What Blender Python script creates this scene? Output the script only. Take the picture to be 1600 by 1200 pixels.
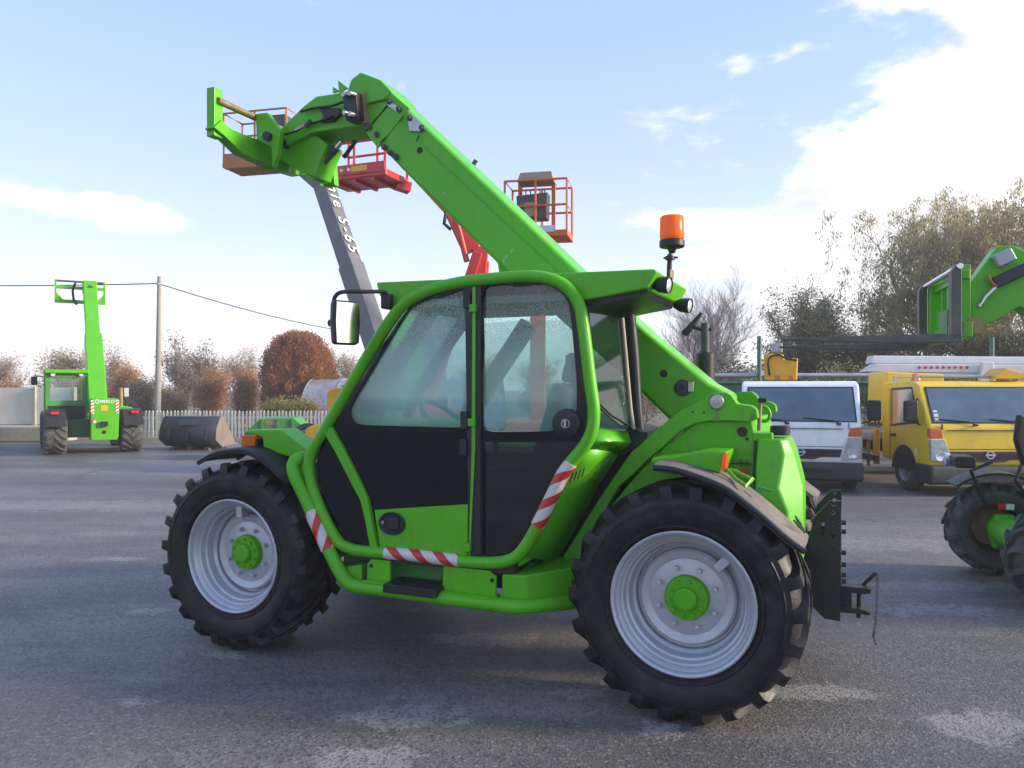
import bpy, bmesh, math, random
import numpy as np
from mathutils import Vector, Matrix

for _o in list(bpy.data.objects):
    bpy.data.objects.remove(_o)
SC = bpy.context.scene
COL = SC.collection
R = math.radians
# ------------------------------------------------------------------ camera
cam = bpy.data.cameras.new('camera')
cam.sensor_width = 36.0
cam.lens = 27.72
cam.shift_y = 0.00375
cam.clip_start = 0.05
cam.clip_end = 3000
camo = bpy.data.objects.new('camera', cam)
COL.objects.link(camo)
camo.location = (0, 0, 1.625)
camo.rotation_euler = (R(90), 0, 0)
SC.camera = camo
# ------------------------------------------------------------------ sky and sun
SUN_AZ, SUN_EL = 96.0, 19.0          # degrees right of the viewing axis, above the horizon
world = bpy.data.worlds.new('World')
SC.world = world
world.use_nodes = True
wt = world.node_tree
wt.nodes.clear()
def WN(t, **k):
    n = wt.nodes.new(t)
    for a, b in k.items():
        setattr(n, a, b)
    return n
def WM(op, a, b=None, clamp=False):
    n = WN('ShaderNodeMath', operation=op, use_clamp=clamp)
    for i, v in enumerate((a, b)):
        if v is None:
            continue
        if isinstance(v, (int, float)):
            n.inputs[i].default_value = v
        else:
            wt.links.new(v, n.inputs[i])
    return n.outputs[0]
sky = WN('ShaderNodeTexSky', sky_type='NISHITA', sun_disc=False, sun_elevation=R(SUN_EL), sun_rotation=R(SUN_AZ),
         altitude=100, air_density=1.0, dust_density=1.2, ozone_density=1.6)
tc = WN('ShaderNodeTexCoord')
sep = WN('ShaderNodeSeparateXYZ')
wt.links.new(tc.outputs['Generated'], sep.inputs[0])
az = WM('ARCTAN2', sep.outputs[0], sep.outputs[1])                 # radians, 0 = straight ahead, + = right
el = WM('ARCSINE', sep.outputs[2])
cmb = WN('ShaderNodeCombineXYZ')
wt.links.new(WM('MULTIPLY', az, 1.0), cmb.inputs[0])
wt.links.new(WM('MULTIPLY', el, 2.3), cmb.inputs[1])
def wnoise(scale, detail, rough, off):
    mp = WN('ShaderNodeMapping')
    mp.inputs['Location'].default_value = off
    wt.links.new(cmb.outputs[0], mp.inputs[0])
    n = WN('ShaderNodeTexNoise')
    n.inputs['Scale'].default_value = scale
    n.inputs['Detail'].default_value = detail
    n.inputs['Roughness'].default_value = rough
    n.inputs['Distortion'].default_value = 0.35
    wt.links.new(mp.outputs[0], n.inputs['Vector'])
    return n.outputs['Fac']
def bump2(a0, sa, e0, se):
    # soft elliptical bank of cloud about azimuth a0, elevation e0 (degrees)
    da = WM('DIVIDE', WM('SUBTRACT', az, R(a0)), R(sa))
    de = WM('DIVIDE', WM('SUBTRACT', el, R(e0)), R(se))
    q = WM('ADD', WM('MULTIPLY', da, da), WM('MULTIPLY', de, de))
    return WM('POWER', 2.718, WM('MULTIPLY', q, -1.0))
n1 = wnoise(3.2, 9, 0.58, (1.3, 0.4, 0.0))
n2 = wnoise(9.0, 6, 0.6, (4.3, 2.4, 0.0))
bias = WM('ADD', WM('MULTIPLY', bump2(38, 21, 15, 17), 0.56), WM('MULTIPLY', bump2(-29, 9.5, 11.3, 1.5), 0.38))
bias = WM('ADD', bias, WM('MULTIPLY', bump2(-70, 30, 14, 7), 0.25))
bias = WM('ADD', bias, WM('MULTIPLY', bump2(26, 13, 7, 7), 0.34))
cov = WM('ADD', WM('ADD', n1, WM('MULTIPLY', WM('SUBTRACT', n2, 0.5), 0.50)), bias)
mask = WN('ShaderNodeMapRange', interpolation_type='SMOOTHSTEP')
wt.links.new(cov, mask.inputs['Value'])
mask.inputs['From Min'].default_value = 0.70
mask.inputs['From Max'].default_value = 0.85
# pale horizon haze, all round
haze = WM('POWER', 2.718, WM('MULTIPLY', WM('ABSOLUTE', el), -6.5))
sunv = (math.sin(R(SUN_AZ)) * math.cos(R(SUN_EL)), math.cos(R(SUN_AZ)) * math.cos(R(SUN_EL)), math.sin(R(SUN_EL)))
dot = WN('ShaderNodeVectorMath', operation='DOT_PRODUCT')
wt.links.new(tc.outputs['Generated'], dot.inputs[0])
dot.inputs[1].default_value = sunv
fwd = WM('POWER', WM('MAXIMUM', dot.outputs['Value'], 0.0), 3.0)
cl = WN('ShaderNodeMix', data_type='RGBA', blend_type='MIX')
wt.links.new(fwd, cl.inputs[0])
cl.inputs[6].default_value = (4.9, 4.9, 5.1, 1)
cl.inputs[7].default_value = (5.6, 5.3, 5.0, 1)
skym = WN('ShaderNodeMix', data_type='RGBA', blend_type='MIX')     # thin veil brightening the blue
skym.inputs[0].default_value = 0.62
wt.links.new(sky.outputs[0], skym.inputs[6])
skym.inputs[7].default_value = (1.9, 2.75, 4.9, 1)
hz = WN('ShaderNodeMix', data_type='RGBA', blend_type='MIX')
wt.links.new(WM('MULTIPLY', haze, 0.95), hz.inputs[0])
wt.links.new(skym.outputs[2], hz.inputs[6])
hz.inputs[7].default_value = (5.5, 5.1, 4.8, 1)
mx = WN('ShaderNodeMix', data_type='RGBA', blend_type='MIX')
wt.links.new(mask.outputs[0], mx.inputs[0])
wt.links.new(hz.outputs[2], mx.inputs[6])
shade = WN('ShaderNodeMapRange')                                    # thick and thin parts of the cloud
wt.links.new(wnoise(5.5, 5, 0.55, (7.1, 0.9, 0.0)), shade.inputs[0])
shade.inputs[1].default_value = 0.35
shade.inputs[2].default_value = 0.62
shade.inputs[3].default_value = 0.74
shade.inputs[4].default_value = 1.08
clm = WN('ShaderNodeVectorMath', operation='SCALE')
wt.links.new(cl.outputs[2], clm.inputs[0])
wt.links.new(shade.outputs[0], clm.inputs['Scale'])
wt.links.new(clm.outputs[0], mx.inputs[7])
bg = WN('ShaderNodeBackground')
bg.inputs['Strength'].default_value = 0.1
wt.links.new(mx.outputs[2], bg.inputs[0])
wo = WN('ShaderNodeOutputWorld')
wt.links.new(bg.outputs[0], wo.inputs[0])
sunl = bpy.data.lights.new('sun', 'SUN')
sunl.energy = 2.5
sunl.angle = R(10.0)
sunl.color = (1.0, 0.84, 0.66)
suno = bpy.data.objects.new('sun', sunl)
COL.objects.link(suno)
suno.rotation_euler = Vector(sunv).to_track_quat('Z', 'Y').to_euler()
suno.location = (20, 14, 20)
# ------------------------------------------------------------------ picture settings
SC.render.engine = 'CYCLES'
SC.view_settings.view_transform = 'Standard'
SC.view_settings.look = 'None'
SC.view_settings.exposure = 1.45
SC.view_settings.gamma = 1.0
SC.view_settings.use_curve_mapping = False
SC.cycles.use_denoising = True
SC.cycles.max_bounces = 8
SC.cycles.transparent_max_bounces = 24
SC.cycles.sample_clamp_indirect = 8.0
SC.cycles.caustics_reflective = False
SC.cycles.caustics_refractive = False

# ================================================================== materials
MATS = {}
def mat(name, col, rough=0.5, metal=0.0, var=0.10, scale=5.0, bump=0.0, bscale=80.0, dirt=None, damt=0.0, dscale=2.5,
        coat=0.0, spec=0.5, rvar=0.15, emit=None, estr=0.0, island=0.0, chips=0.0):
    m = bpy.data.materials.new(name)
    m.use_nodes = True
    nt = m.node_tree
    b = nt.nodes['Principled BSDF']
    L = nt.links.new
    t = nt.nodes.new('ShaderNodeTexCoord')
    def noise(sc, det=5, ro=0.6):
        n = nt.nodes.new('ShaderNodeTexNoise')
        n.inputs['Scale'].default_value = sc
        n.inputs['Detail'].default_value = det
        n.inputs['Roughness'].default_value = ro
        L(t.outputs['Object'], n.inputs['Vector'])
        return n
    n = noise(scale)
    r = nt.nodes.new('ShaderNodeValToRGB')
    lo = [c * (1 - var) for c in col] + [1]
    hi = [min(1, c * (1 + var)) for c in col] + [1]
    r.color_ramp.elements[0].position = 0.3
    r.color_ramp.elements[1].position = 0.7
    r.color_ramp.elements[0].color = lo
    r.color_ramp.elements[1].color = hi
    L(n.outputs['Fac'], r.inputs[0])
    c = r.outputs[0]
    if island:
        g = nt.nodes.new('ShaderNodeNewGeometry')
        hsv = nt.nodes.new('ShaderNodeHueSaturation')
        mr = nt.nodes.new('ShaderNodeMapRange')
        L(g.outputs['Random Per Island'], mr.inputs[0])
        mr.inputs[3].default_value = 1 - island
        mr.inputs[4].default_value = 1 + island
        L(mr.outputs[0], hsv.inputs['Value'])
        L(c, hsv.inputs['Color'])
        c = hsv.outputs[0]
    if dirt:
        dn = noise(dscale, 8, 0.68)
        dr = nt.nodes.new('ShaderNodeMapRange')
        dr.inputs[1].default_value = 0.48
        dr.inputs[2].default_value = 0.75
        dr.inputs[4].default_value = damt
        L(dn.outputs['Fac'], dr.inputs[0])
        mxx = nt.nodes.new('ShaderNodeMix')
        mxx.data_type = 'RGBA'
        L(dr.outputs[0], mxx.inputs[0])
        L(c, mxx.inputs[6])
        mxx.inputs[7].default_value = (*dirt, 1)
        c = mxx.outputs[2]
    if chips:
        # small scuffs and stone chips, and faint dried run marks
        vc = nt.nodes.new('ShaderNodeTexVoronoi')
        vc.inputs['Scale'].default_value = 11
        L(t.outputs['Object'], vc.inputs['Vector'])
        cr = nt.nodes.new('ShaderNodeMapRange')
        L(vc.outputs['Distance'], cr.inputs[0])
        cr.inputs[1].default_value = 0.035
        cr.inputs[2].default_value = 0.06
        cr.inputs[3].default_value = 0.7
        cr.inputs[4].default_value = 0.0
        pk_ = noise(1.7, 3)
        pr = nt.nodes.new('ShaderNodeMapRange')
        L(pk_.outputs['Fac'], pr.inputs[0])
        pr.inputs[1].default_value = 0.52
        pr.inputs[2].default_value = 0.62
        mu = nt.nodes.new('ShaderNodeMath')
        mu.operation = 'MULTIPLY'
        L(cr.outputs[0], mu.inputs[0])
        L(pr.outputs[0], mu.inputs[1])
        mp = nt.nodes.new('ShaderNodeMapping')
        mp.inputs['Scale'].default_value = (14, 14, 1.3)
        L(t.outputs['Object'], mp.inputs[0])
        sn = nt.nodes.new('ShaderNodeTexNoise')
        sn.inputs['Scale'].default_value = 2.0
        sn.inputs['Detail'].default_value = 4
        L(mp.outputs[0], sn.inputs['Vector'])
        sr = nt.nodes.new('ShaderNodeMapRange')
        L(sn.outputs['Fac'], sr.inputs[0])
        sr.inputs[1].default_value = 0.58
        sr.inputs[2].default_value = 0.80
        sr.inputs[4].default_value = chips
        for f_, col_ in ((sr.outputs[0], (0.10, 0.13, 0.05)), (mu.outputs[0], (0.045, 0.06, 0.03))):
            mc_ = nt.nodes.new('ShaderNodeMix')
            mc_.data_type = 'RGBA'
            L(f_, mc_.inputs[0])
            L(c, mc_.inputs[6])
            mc_.inputs[7].default_value = (*col_, 1)
            c = mc_.outputs[2]
    L(c, b.inputs['Base Color'])
    rr = nt.nodes.new('ShaderNodeMapRange')
    rn = noise(scale * 3.1)
    L(rn.outputs['Fac'], rr.inputs[0])
    rr.inputs[3].default_value = max(0.02, rough - rvar)
    rr.inputs[4].default_value = min(1, rough + rvar)
    L(rr.outputs[0], b.inputs['Roughness'])
    b.inputs['Metallic'].default_value = metal
    b.inputs['Specular IOR Level'].default_value = spec
    if coat:
        b.inputs['Coat Weight'].default_value = coat
        b.inputs['Coat Roughness'].default_value = 0.12
    if bump:
        bn = noise(bscale, 4, 0.6)
        bp = nt.nodes.new('ShaderNodeBump')
        bp.inputs['Strength'].default_value = bump
        bp.inputs['Distance'].default_value = 0.01
        L(bn.outputs['Fac'], bp.inputs['Height'])
        L(bp.outputs[0], b.inputs['Normal'])
    if emit:
        b.inputs['Emission Color'].default_value = (*emit, 1)
        b.inputs['Emission Strength'].default_value = estr
    MATS[name] = m
    return m

M = MATS
GREEN = (0.088, 0.43, 0.005)
DUST = (0.30, 0.25, 0.19)
mat('green_paint', GREEN, 0.42, var=0.07, scale=3, dirt=(0.12, 0.25, 0.05), damt=0.30, dscale=5, coat=0.12, spec=0.35, bump=0.03, bscale=30, chips=0.35)
mat('green_old', (0.05, 0.27, 0.045), 0.5, var=0.15, scale=4, dirt=(0.12, 0.14, 0.08), damt=0.45)
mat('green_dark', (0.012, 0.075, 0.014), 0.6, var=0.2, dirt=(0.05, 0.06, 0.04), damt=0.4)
mat('rubber', (0.006, 0.007, 0.010), 0.5, var=0.3, scale=7, spec=0.35, dirt=(0.075, 0.067, 0.058), damt=0.5, dscale=8, bump=0.25, bscale=50)
mat('rubber_dusty', (0.075, 0.078, 0.074), 0.85, var=0.3, scale=7, dirt=(0.15, 0.14, 0.12), damt=0.6, dscale=6, bump=0.25, bscale=60)
mat('rim_silver', (0.50, 0.52, 0.56), 0.42, metal=0.35, var=0.08, scale=8, dirt=(0.33, 0.32, 0.31), damt=0.45, dscale=6, bump=0.03, bscale=90)
mat('black_plastic', (0.013, 0.015, 0.019), 0.45, var=0.2, dirt=(0.05, 0.047, 0.044), damt=0.25, spec=0.4)
mat('black_gloss', (0.006, 0.009, 0.012), 0.14, var=0.2, scale=6, dirt=(0.018, 0.022, 0.028), damt=0.5, dscale=1.6, spec=0.22, rvar=0.06)
mat('black_steel', (0.011, 0.012, 0.014), 0.42, var=0.2, dirt=(0.05, 0.05, 0.05), damt=0.25)
mat('fender_dusty', (0.14, 0.125, 0.11), 0.8, var=0.2, scale=8, dirt=(0.27, 0.23, 0.185), damt=0.8, dscale=3, bump=0.1, bscale=120)
mat('steel', (0.42, 0.42, 0.42), 0.35, metal=0.8, var=0.2, dirt=(0.18, 0.13, 0.09), damt=0.4, dscale=12)
mat('rod_chrome', (0.62, 0.62, 0.6), 0.18, metal=0.9, var=0.1)
mat('greased_pipe', (0.26, 0.20, 0.09), 0.5, metal=0.3, var=0.3, scale=12, dirt=(0.12, 0.09, 0.05), damt=0.6)
mat('rust_plate', (0.30, 0.20, 0.11), 0.7, var=0.3, scale=14)
mat('orange_lens', (1.0, 0.24, 0.010), 0.18, var=0.06, scale=20, coat=0.4)
mat('clear_lens', (0.72, 0.74, 0.76), 0.12, metal=0.5, var=0.15, scale=40, coat=0.6)
mat('red_lens', (0.55, 0.02, 0.02), 0.25, var=0.1, coat=0.4)
mat('white_print', (0.72, 0.72, 0.70), 0.55, var=0.06, scale=20)
mat('black_print', (0.012, 0.014, 0.012), 0.6, var=0.1)
mat('mark_print', (0.42, 0.55, 0.40), 0.6, var=0.1)
mat('red_sticker', (0.60, 0.025, 0.02), 0.4, var=0.08, scale=30)
mat('yellow_sticker', (0.75, 0.42, 0.02), 0.5, var=0.05)
mat('seat_fabric', (0.016, 0.017, 0.02), 0.85, var=0.3, scale=20)
mat('white_truck', (0.86, 0.86, 0.85), 0.35, var=0.04, scale=3, dirt=(0.42, 0.40, 0.37), damt=0.45, dscale=2.2, coat=0.3)
mat('yellow_truck', (0.80, 0.54, 0.012), 0.38, var=0.06, scale=3, dirt=(0.40, 0.29, 0.08), damt=0.35, coat=0.3)
mat('yellow_deep', (0.70, 0.36, 0.012), 0.45, var=0.1, scale=3, dirt=(0.35, 0.22, 0.06), damt=0.4)
mat('bumper_grey', (0.030, 0.032, 0.035), 0.65, var=0.2, dirt=(0.10, 0.09, 0.08), damt=0.5)
mat('headlamp', (0.52, 0.55, 0.56), 0.14, metal=0.35, var=0.3, scale=18, coat=0.8)
mat('lamp_orange', (0.62, 0.13, 0.035), 0.25, var=0.1, coat=0.5)
mat('grey_boom', (0.135, 0.14, 0.155), 0.55, var=0.10, scale=2, dirt=(0.14, 0.13, 0.12), damt=0.4)
mat('orange_paint', (0.62, 0.13, 0.02), 0.5, var=0.1, dirt=(0.30, 0.12, 0.05), damt=0.4)
mat('brown_orange', (0.42, 0.16, 0.04), 0.6, var=0.15, dirt=(0.2, 0.12, 0.06), damt=0.4)
mat('red_paint', (0.55, 0.022, 0.018), 0.42, var=0.1, dirt=(0.25, 0.05, 0.04), damt=0.35, coat=0.2)
mat('console_grey', (0.06, 0.065, 0.07), 0.6, var=0.25, scale=9)
mat('hood_beige', (0.34, 0.29, 0.22), 0.7, var=0.12)
mat('fork_steel', (0.11, 0.102, 0.095), 0.5, metal=0.4, var=0.25, scale=6, dirt=(0.16, 0.12, 0.09), damt=0.5)
mat('galvanised', (0.36, 0.38, 0.40), 0.45, metal=0.4, var=0.15, scale=5)
mat('white_steel', (0.62, 0.64, 0.67), 0.45, var=0.08, dirt=(0.38, 0.37, 0.36), damt=0.4)
mat('fence_green', (0.06, 0.16, 0.11), 0.6, var=0.15, dirt=(0.18, 0.2, 0.17), damt=0.4)
mat('bucket_black', (0.018, 0.024, 0.038), 0.5, var=0.2, dirt=(0.07, 0.07, 0.075), damt=0.4, dscale=3)
mat('bucket_worn', (0.20, 0.16, 0.13), 0.7, var=0.25, scale=5, dirt=(0.08, 0.08, 0.08), damt=0.6)
mat('concrete', (0.40, 0.37, 0.33), 0.9, var=0.12, scale=4, dirt=(0.24, 0.21, 0.18), damt=0.5, bump=0.2, bscale=40)
mat('concrete_pale', (0.66, 0.62, 0.56), 0.9, var=0.08, scale=5, dirt=(0.45, 0.41, 0.37), damt=0.4, bump=0.1, bscale=50)
mat('pole_concrete', (0.30, 0.28, 0.25), 0.9, var=0.12, scale=5, bump=0.2, bscale=40)
mat('cable', (0.03, 0.03, 0.032), 0.6, var=0.1)
mat('wood_bed', (0.13, 0.10, 0.08), 0.85, var=0.3, scale=8)
mat('bark', (0.085, 0.068, 0.055), 0.95, var=0.3, scale=10, bump=0.4, bscale=30)
mat('bark_grey', (0.27, 0.23, 0.20), 0.95, var=0.25, scale=10)
mat('twig_purple', (0.34, 0.27, 0.26), 0.95, var=0.25, scale=10)
mat('plate_white', (0.65, 0.65, 0.62), 0.5, var=0.05)
mat('soil', (0.14, 0.11, 0.075), 0.95, var=0.3, scale=0.6, dirt=(0.08, 0.09, 0.035), damt=0.8, dscale=0.4, bump=0.5, bscale=6)
def leaf_mat(name, col):
    m = mat(name, col, 0.8, var=0.35, scale=0.9, island=0.45, spec=0.15)
    nt = m.node_tree
    b = nt.nodes['Principled BSDF']
    src = b.inputs['Base Color'].links[0].from_socket
    tl = nt.nodes.new('ShaderNodeBsdfTranslucent')
    nt.links.new(src, tl.inputs[0])
    mx_ = nt.nodes.new('ShaderNodeMixShader')
    mx_.inputs[0].default_value = 0.5
    nt.links.new(b.outputs[0], mx_.inputs[1])
    nt.links.new(tl.outputs[0], mx_.inputs[2])
    nt.links.new(mx_.outputs[0], nt.nodes['Material Output'].inputs[0])
for nm, c in (('leaf_willow', (0.38, 0.34, 0.17)), ('leaf_olive', (0.30, 0.275, 0.16)), ('leaf_dark', (0.24, 0.235, 0.14)),
              ('leaf_brown', (0.42, 0.235, 0.125)), ('leaf_rust', (0.36, 0.165, 0.075)), ('leaf_tan', (0.42, 0.31, 0.18)),
              ('leaf_grey', (0.25, 0.215, 0.16)), ('leaf_yellow', (0.34, 0.29, 0.10))):
    leaf_mat(nm, c)

def see_through(name, f):
    m = M[name]
    nt = m.node_tree
    b = nt.nodes['Principled BSDF']
    tl = nt.nodes.new('ShaderNodeBsdfTranslucent')
    nt.links.new(b.inputs['Base Color'].links[0].from_socket, tl.inputs[0])
    mx_ = nt.nodes.new('ShaderNodeMixShader')
    mx_.inputs[0].default_value = f
    nt.links.new(b.outputs[0], mx_.inputs[1])
    nt.links.new(tl.outputs[0], mx_.inputs[2])
    nt.links.new(mx_.outputs[0], nt.nodes['Material Output'].inputs[0])
see_through('orange_lens', 0.45)
def glass(name, tint, haze_col, haze, spot=0.0, gl=0.08, grad=None, fk=0.9):
    """pane: clear part + misted part (condensation) + mirror part"""
    m = bpy.data.materials.new(name)
    m.use_nodes = True
    nt = m.node_tree
    nt.nodes.clear()
    L = nt.links.new
    out = nt.nodes.new('ShaderNodeOutputMaterial')
    tr = nt.nodes.new('ShaderNodeBsdfTransparent')
    tr.inputs[0].default_value = (*tint, 1)
    tl = nt.nodes.new('ShaderNodeBsdfTranslucent')
    tl.inputs[0].default_value = (*haze_col, 1)
    df = nt.nodes.new('ShaderNodeBsdfDiffuse')
    df.inputs[0].default_value = (*haze_col, 1)
    mist = nt.nodes.new('ShaderNodeMixShader')
    mist.inputs[0].default_value = 0.45
    L(tl.outputs[0], mist.inputs[1])
    L(df.outputs[0], mist.inputs[2])
    t = nt.nodes.new('ShaderNodeTexCoord')
    n = nt.nodes.new('ShaderNodeTexNoise')
    n.inputs['Scale'].default_value = 2.3
    n.inputs['Detail'].default_value = 6
    L(t.outputs['Object'], n.inputs['Vector'])
    mr = nt.nodes.new('ShaderNodeMapRange')
    L(n.outputs['Fac'], mr.inputs[0])
    mr.inputs[1].default_value = 0.3
    mr.inputs[2].default_value = 0.7
    mr.inputs[3].default_value = haze * 0.72
    mr.inputs[4].default_value = min(1, haze * 1.25)
    fac = mr.outputs[0]
    if grad:
        # the mist is thinner low down on the pane
        sz = nt.nodes.new('ShaderNodeSeparateXYZ')
        L(t.outputs['Object'], sz.inputs[0])
        g1 = nt.nodes.new('ShaderNodeMapRange')
        L(sz.outputs[2], g1.inputs[0])
        g1.inputs[1].default_value, g1.inputs[2].default_value = grad
        g1.inputs[3].default_value = 0.45
        g2 = nt.nodes.new('ShaderNodeMath')
        g2.operation = 'MULTIPLY'
        L(fac, g2.inputs[0])
        L(g1.outputs[0], g2.inputs[1])
        fac = g2.outputs[0]
    if spot:
        # drops that ran down leave clear specks near the top of the pane
        n2 = nt.nodes.new('ShaderNodeTexVoronoi')
        n2.inputs['Scale'].default_value = 95
        n2.inputs['Randomness'].default_value = 1.0
        L(t.outputs['Object'], n2.inputs['Vector'])
        sx = nt.nodes.new('ShaderNodeSeparateXYZ')
        L(t.outputs['Object'], sx.inputs[0])
        up = nt.nodes.new('ShaderNodeMapRange')
        L(sx.outputs[2], up.inputs[0])
        up.inputs[1].default_value = 1.80
        up.inputs[2].default_value = 2.05
        ad = nt.nodes.new('ShaderNodeMath')
        ad.operation = 'ADD'
        L(n.outputs['Fac'], ad.inputs[0])
        L(n2.outputs['Distance'], ad.inputs[1])
        sp = nt.nodes.new('ShaderNodeMapRange')
        L(ad.outputs[0], sp.inputs[0])
        sp.inputs[1].default_value = 0.80
        sp.inputs[2].default_value = 0.92
        ml = nt.nodes.new('ShaderNodeMath')
        ml.operation = 'MULTIPLY'
        L(sp.outputs[0], ml.inputs[0])
        L(up.outputs[0], ml.inputs[1])
        sb = nt.nodes.new('ShaderNodeMath')
        sb.operation = 'MULTIPLY_ADD'
        L(ml.outputs[0], sb.inputs[0])
        sb.inputs[1].default_value = -spot
        sb.inputs[2].default_value = 1.0
        mm = nt.nodes.new('ShaderNodeMath')
        mm.operation = 'MULTIPLY'
        L(fac, mm.inputs[0])
        L(sb.outputs[0], mm.inputs[1])
        fac = mm.outputs[0]
    m1 = nt.nodes.new('ShaderNodeMixShader')
    L(fac, m1.inputs[0])
    L(tr.outputs[0], m1.inputs[1])
    L(mist.outputs[0], m1.inputs[2])
    gs = nt.nodes.new('ShaderNodeBsdfGlossy')
    gs.inputs['Roughness'].default_value = 0.04
    fr = nt.nodes.new('ShaderNodeFresnel')
    fr.inputs[0].default_value = 1.45
    fm = nt.nodes.new('ShaderNodeMath')
    fm.operation = 'MULTIPLY_ADD'
    L(fr.outputs[0], fm.inputs[0])
    fm.inputs[1].default_value = fk
    fm.inputs[2].default_value = gl
    m2 = nt.nodes.new('ShaderNodeMixShader')
    L(fm.outputs[0], m2.inputs[0])
    L(m1.outputs[0], m2.inputs[1])
    L(gs.outputs[0], m2.inputs[2])
    L(m2.outputs[0], out.inputs[0])
    MATS[name] = m
    return m
glass('cab_glass', (0.60, 0.86, 0.84), (0.42, 0.76, 0.78), 0.55, spot=0.9, gl=0.03, grad=(1.35, 1.75))
glass('cab_glass_misted', (0.60, 0.88, 0.87), (0.44, 0.82, 0.85), 0.72, spot=0.9, gl=0.02, grad=(1.35, 1.70))
glass('cab_glass_far', (0.78, 0.90, 0.88), (0.72, 0.85, 0.85), 0.22, gl=0.02)
glass('rear_glass', (0.16, 0.28, 0.23), (0.10, 0.18, 0.15), 0.16, gl=0.01, fk=0.15)
glass('dark_glass', (0.10, 0.13, 0.14), (0.10, 0.12, 0.13), 0.10, gl=0.03)
glass('windscreen', (0.20, 0.26, 0.30), (0.30, 0.36, 0.42), 0.22, gl=0.10)
glass('polytunnel_film', (0.75, 0.75, 0.78), (0.72, 0.72, 0.78), 0.85, gl=0.03)
def mirror_mat():
    m = bpy.data.materials.new('mirror_face')
    m.use_nodes = True
    b = m.node_tree.nodes['Principled BSDF']
    b.inputs['Base Color'].default_value = (0.75, 0.8, 0.78, 1)
    b.inputs['Metallic'].default_value = 1
    n = m.node_tree.nodes.new('ShaderNodeTexNoise')
    n.inputs['Scale'].default_value = 30
    mr = m.node_tree.nodes.new('ShaderNodeMapRange')
    m.node_tree.links.new(n.outputs[0], mr.inputs[0])
    mr.inputs[3].default_value = 0.02
    mr.inputs[4].default_value = 0.10
    m.node_tree.links.new(mr.outputs[0], b.inputs['Roughness'])
    MATS['mirror_face'] = m
mirror_mat()
def stripe_mat():
    """red and white diagonal warning tape, laid out along the strip's own length"""
    m = bpy.data.materials.new('warning_tape')
    m.use_nodes = True
    nt = m.node_tree
    L = nt.links.new
    b = nt.nodes['Principled BSDF']
    uv = nt.nodes.new('ShaderNodeUVMap')
    s = nt.nodes.new('ShaderNodeSeparateXYZ')
    L(uv.outputs[0], s.inputs[0])
    a = nt.nodes.new('ShaderNodeMath')
    a.operation = 'MULTIPLY_ADD'
    L(s.outputs[1], a.inputs[0])
    a.inputs[1].default_value = -1.1
    L(s.outputs[0], a.inputs[2])
    d = nt.nodes.new('ShaderNodeMath')
    d.operation = 'DIVIDE'
    L(a.outputs[0], d.inputs[0])
    d.inputs[1].default_value = 0.15
    f = nt.nodes.new('ShaderNodeMath')
    f.operation = 'FRACT'
    L(d.outputs[0], f.inputs[0])
    g = nt.nodes.new('ShaderNodeMath')
    g.operation = 'GREATER_THAN'
    L(f.outputs[0], g.inputs[0])
    g.inputs[1].default_value = 0.55
    n = nt.nodes.new('ShaderNodeTexNoise')
    n.inputs['Scale'].default_value = 25
    mx_ = nt.nodes.new('ShaderNodeMix')
    mx_.data_type = 'RGBA'
    L(g.outputs[0], mx_.inputs[0])
    mx_.inputs[6].default_value = (0.70, 0.69, 0.66, 1)
    mx_.inputs[7].default_value = (0.62, 0.035, 0.03, 1)
    mu = nt.nodes.new('ShaderNodeMix')
    mu.data_type = 'RGBA'
    mu.blend_type = 'MULTIPLY'
    mu.inputs[0].default_value = 0.35
    L(mx_.outputs[2], mu.inputs[6])
    L(n.outputs['Fac'], mu.inputs[7])
    L(mu.outputs[2], b.inputs['Base Color'])
    b.inputs['Roughness'].default_value = 0.35
    MATS['warning_tape'] = m
stripe_mat()

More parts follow.
